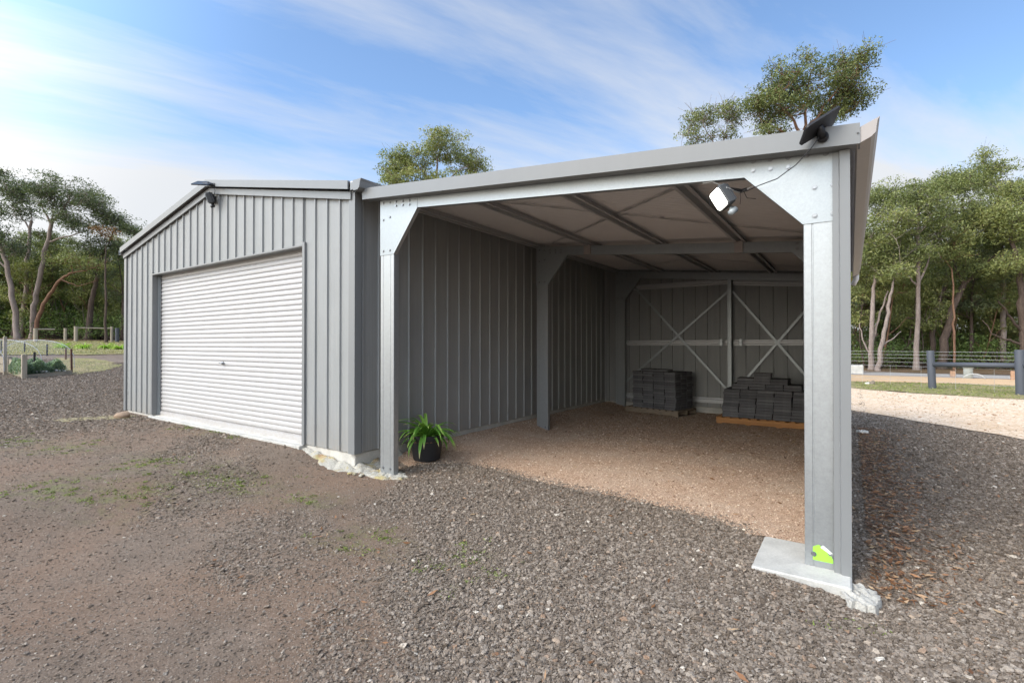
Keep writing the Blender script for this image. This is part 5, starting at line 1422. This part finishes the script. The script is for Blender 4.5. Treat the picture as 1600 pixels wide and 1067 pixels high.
for (t, n, smin, smax, px0, px1, side) in ((32.6, 13, .6, .9, 1335, 1720, 'r'), (36, 16, .8, 1.0, 1320, 1740, 'r'), (40, 14, .6, .8, -90, 210, 'l'), (45, 16, .7, .9, -90, 225, 'l')):
    for i in range(n):
        px = px0 + (px1 - px0) * (i + rr.uniform(.05, .95)) / n; x, y = at_t(px, t + rr.uniform(-.9, .9))
        place(rr.choice(poles), x, y, rr.uniform(0, 6.28), rr.uniform(smin, smax), 'slim young gum with a thin stem among the trees beyond the right fence' if side == 'r' else 'slim young gum with a thin stem among the trees behind the left fence', 'tree', 'slim gums beyond the right fence' if side == 'r' else 'slim gums behind the left fence')
# left woodland
for (t, n, smin, smax, px0, px1) in ((39, 10, .6, .8, -130, 215), (44, 12, .7, .85, -150, 260), (50, 13, .75, .9, -160, 280), (57, 14, .8, .95, -180, 300), (68, 14, .9, 1.1, -200, 320)):
    for i in range(n):
        px = px0 + (px1 - px0) * (i + rr.uniform(.1, .9)) / n; x, y = at_t(px, t + rr.uniform(-1.5, 1.5))
        place(rr.choice(protos), x, y, rr.uniform(0, 6.28), rr.uniform(smin, smax), 'woodland gum tree deep in the wood behind the pale rail fence', 'tree', 'background gum trees behind the left fence')
for (t, n, px0, px1) in ((38.5, 9, 70, 215), (42, 12, -60, 230), (48, 12, -80, 240), (56, 12, -80, 260)):
    for i in range(n):
        px = px0 + (px1 - px0) * (i + rr.uniform(.1, .9)) / n; x, y = at_t(px, t + rr.uniform(-1, 1))
        place(rr.choice(bushes), x, y, rr.uniform(0, 6.28), rr.uniform(1.0, 1.8) * (1 if t < 40 else 1.7), 'green understory shrub among the trunks behind the left fence', 'shrub', 'shrubs behind the left fence')

# ------------------------------------------------------------------ sky, sun, camera
w = bpy.data.worlds.new('World'); sc.world = w; w.use_nodes = True; nt = w.node_tree; N = nt.nodes; L = nt.links
bgn = N['Background']; sky = N.new('ShaderNodeTexSky'); sky.sky_type = 'NISHITA'; sky.sun_disc = False
SUN_TO = Vector((-.36, -.74, .85)).normalized()
el = math.asin(SUN_TO.z); az = math.atan2(SUN_TO.x, SUN_TO.y)
sky.sun_elevation = el; sky.sun_rotation = az; sky.air_density = 1.0; sky.dust_density = .6; sky.ozone_density = 1.6
tc = N.new('ShaderNodeTexCoord'); sep = N.new('ShaderNodeSeparateXYZ'); L.new(tc.outputs['Generated'], sep.inputs[0])
def M_(op, a, b=0.0):
    x = N.new('ShaderNodeMath'); x.operation = op
    for i, v in enumerate((a, b)):
        if hasattr(v, 'is_output'): L.new(v, x.inputs[i])
        else: x.inputs[i].default_value = v
    return x.outputs[0]
CLR, CLX, CLY = 66, 4.1, 5.15
zc = M_('MAXIMUM', sep.outputs[2], 0.0); dz = M_('ADD', zc, .10)
cx = M_('DIVIDE', sep.outputs[0], dz); cy = M_('DIVIDE', sep.outputs[1], dz)
cb = N.new('ShaderNodeCombineXYZ'); L.new(cx, cb.inputs[0]); L.new(cy, cb.inputs[1])
mr = N.new('ShaderNodeMapping'); L.new(cb.outputs[0], mr.inputs[0]); mr.inputs['Rotation'].default_value = (0, 0, math.radians(-CLR))
mp = N.new('ShaderNodeMapping'); L.new(mr.outputs[0], mp.inputs[0]); mp.inputs['Scale'].default_value = (.27, .92, 1); mp.inputs['Location'].default_value = (CLX, CLY, 0)
def NZ(scale, det, rough, dist=0, src=None):
    x = N.new('ShaderNodeTexNoise'); x.inputs['Scale'].default_value = scale; x.inputs['Detail'].default_value = det; x.inputs['Roughness'].default_value = rough; x.inputs['Distortion'].default_value = dist
    L.new(src or mp.outputs[0], x.inputs['Vector']); return x.outputs['Fac']
n1 = NZ(.9, 10, .56, .25); n2 = NZ(4.2, 8, .65, .5)
nn = M_('ADD', M_('MULTIPLY', n1, .80), M_('MULTIPLY', n2, .20))
low = N.new('ShaderNodeMapRange'); low.interpolation_type = 'SMOOTHSTEP'; L.new(sep.outputs[2], low.inputs[0]); low.inputs[1].default_value = 0.02; low.inputs[2].default_value = .50; low.inputs[3].default_value = .37; low.inputs[4].default_value = 0
nn = M_('ADD', nn, low.outputs[0])
cr = N.new('ShaderNodeValToRGB'); L.new(nn, cr.inputs[0]); cr.color_ramp.elements[0].position = .495; cr.color_ramp.elements[0].color = (0, 0, 0, 1); cr.color_ramp.elements[1].position = .70; cr.color_ramp.elements[1].color = (.95, .95, .95, 1)
mx = N.new('ShaderNodeMix'); mx.data_type = 'RGBA'; L.new(cr.outputs[0], mx.inputs[0]); tn = N.new('ShaderNodeMix'); tn.data_type = 'RGBA'; tn.blend_type = 'MULTIPLY'; tn.inputs[0].default_value = 1; L.new(sky.outputs[0], tn.inputs[6]); tn.inputs[7].default_value = (.68, .74, .78, 1); L.new(tn.outputs[2], mx.inputs[6]); mx.inputs[7].default_value = (2.50, 2.54, 2.60, 1)
# extra sky glow added on the sun's side, behind the viewpoint, fills the carport
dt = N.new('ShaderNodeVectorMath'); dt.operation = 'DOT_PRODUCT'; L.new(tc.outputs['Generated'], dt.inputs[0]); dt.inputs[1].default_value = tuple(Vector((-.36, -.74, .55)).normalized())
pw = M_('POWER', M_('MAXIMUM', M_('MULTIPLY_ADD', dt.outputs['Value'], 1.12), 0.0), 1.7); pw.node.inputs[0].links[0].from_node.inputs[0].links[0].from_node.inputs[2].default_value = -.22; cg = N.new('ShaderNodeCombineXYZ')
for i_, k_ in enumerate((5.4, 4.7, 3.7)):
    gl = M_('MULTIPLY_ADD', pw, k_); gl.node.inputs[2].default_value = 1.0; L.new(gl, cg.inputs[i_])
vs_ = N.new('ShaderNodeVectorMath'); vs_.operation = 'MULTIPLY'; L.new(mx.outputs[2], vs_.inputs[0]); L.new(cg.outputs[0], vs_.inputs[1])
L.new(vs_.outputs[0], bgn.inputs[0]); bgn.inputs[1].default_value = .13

sl = bpy.data.lights.new('sun', 'SUN'); sl.energy = .8; sl.angle = math.radians(30); sl.color = (1, .91, .79)
so = bpy.data.objects.new('sun', sl); COL.objects.link(so); so.rotation_euler = SUN_TO.to_track_quat('Z', 'Y').to_euler()

cam = bpy.data.cameras.new('camera'); co = bpy.data.objects.new('camera', cam); COL.objects.link(co)
co.location = (0, 0, H); cam.sensor_width = 36; cam.lens = 36 * F / 1600; cam.clip_end = 3000; cam.clip_start = .05
co.rotation_euler = (math.radians(90.41), 0, YAW); sc.camera = co
sc.view_settings.view_transform = 'Standard'; sc.view_settings.look = 'None'; sc.view_settings.exposure = 1.38; sc.view_settings.gamma = 1
sc.cycles.max_bounces = 10; sc.cycles.diffuse_bounces = 7; sc.cycles.transparent_max_bounces = 12
sc.cycles.use_denoising = True
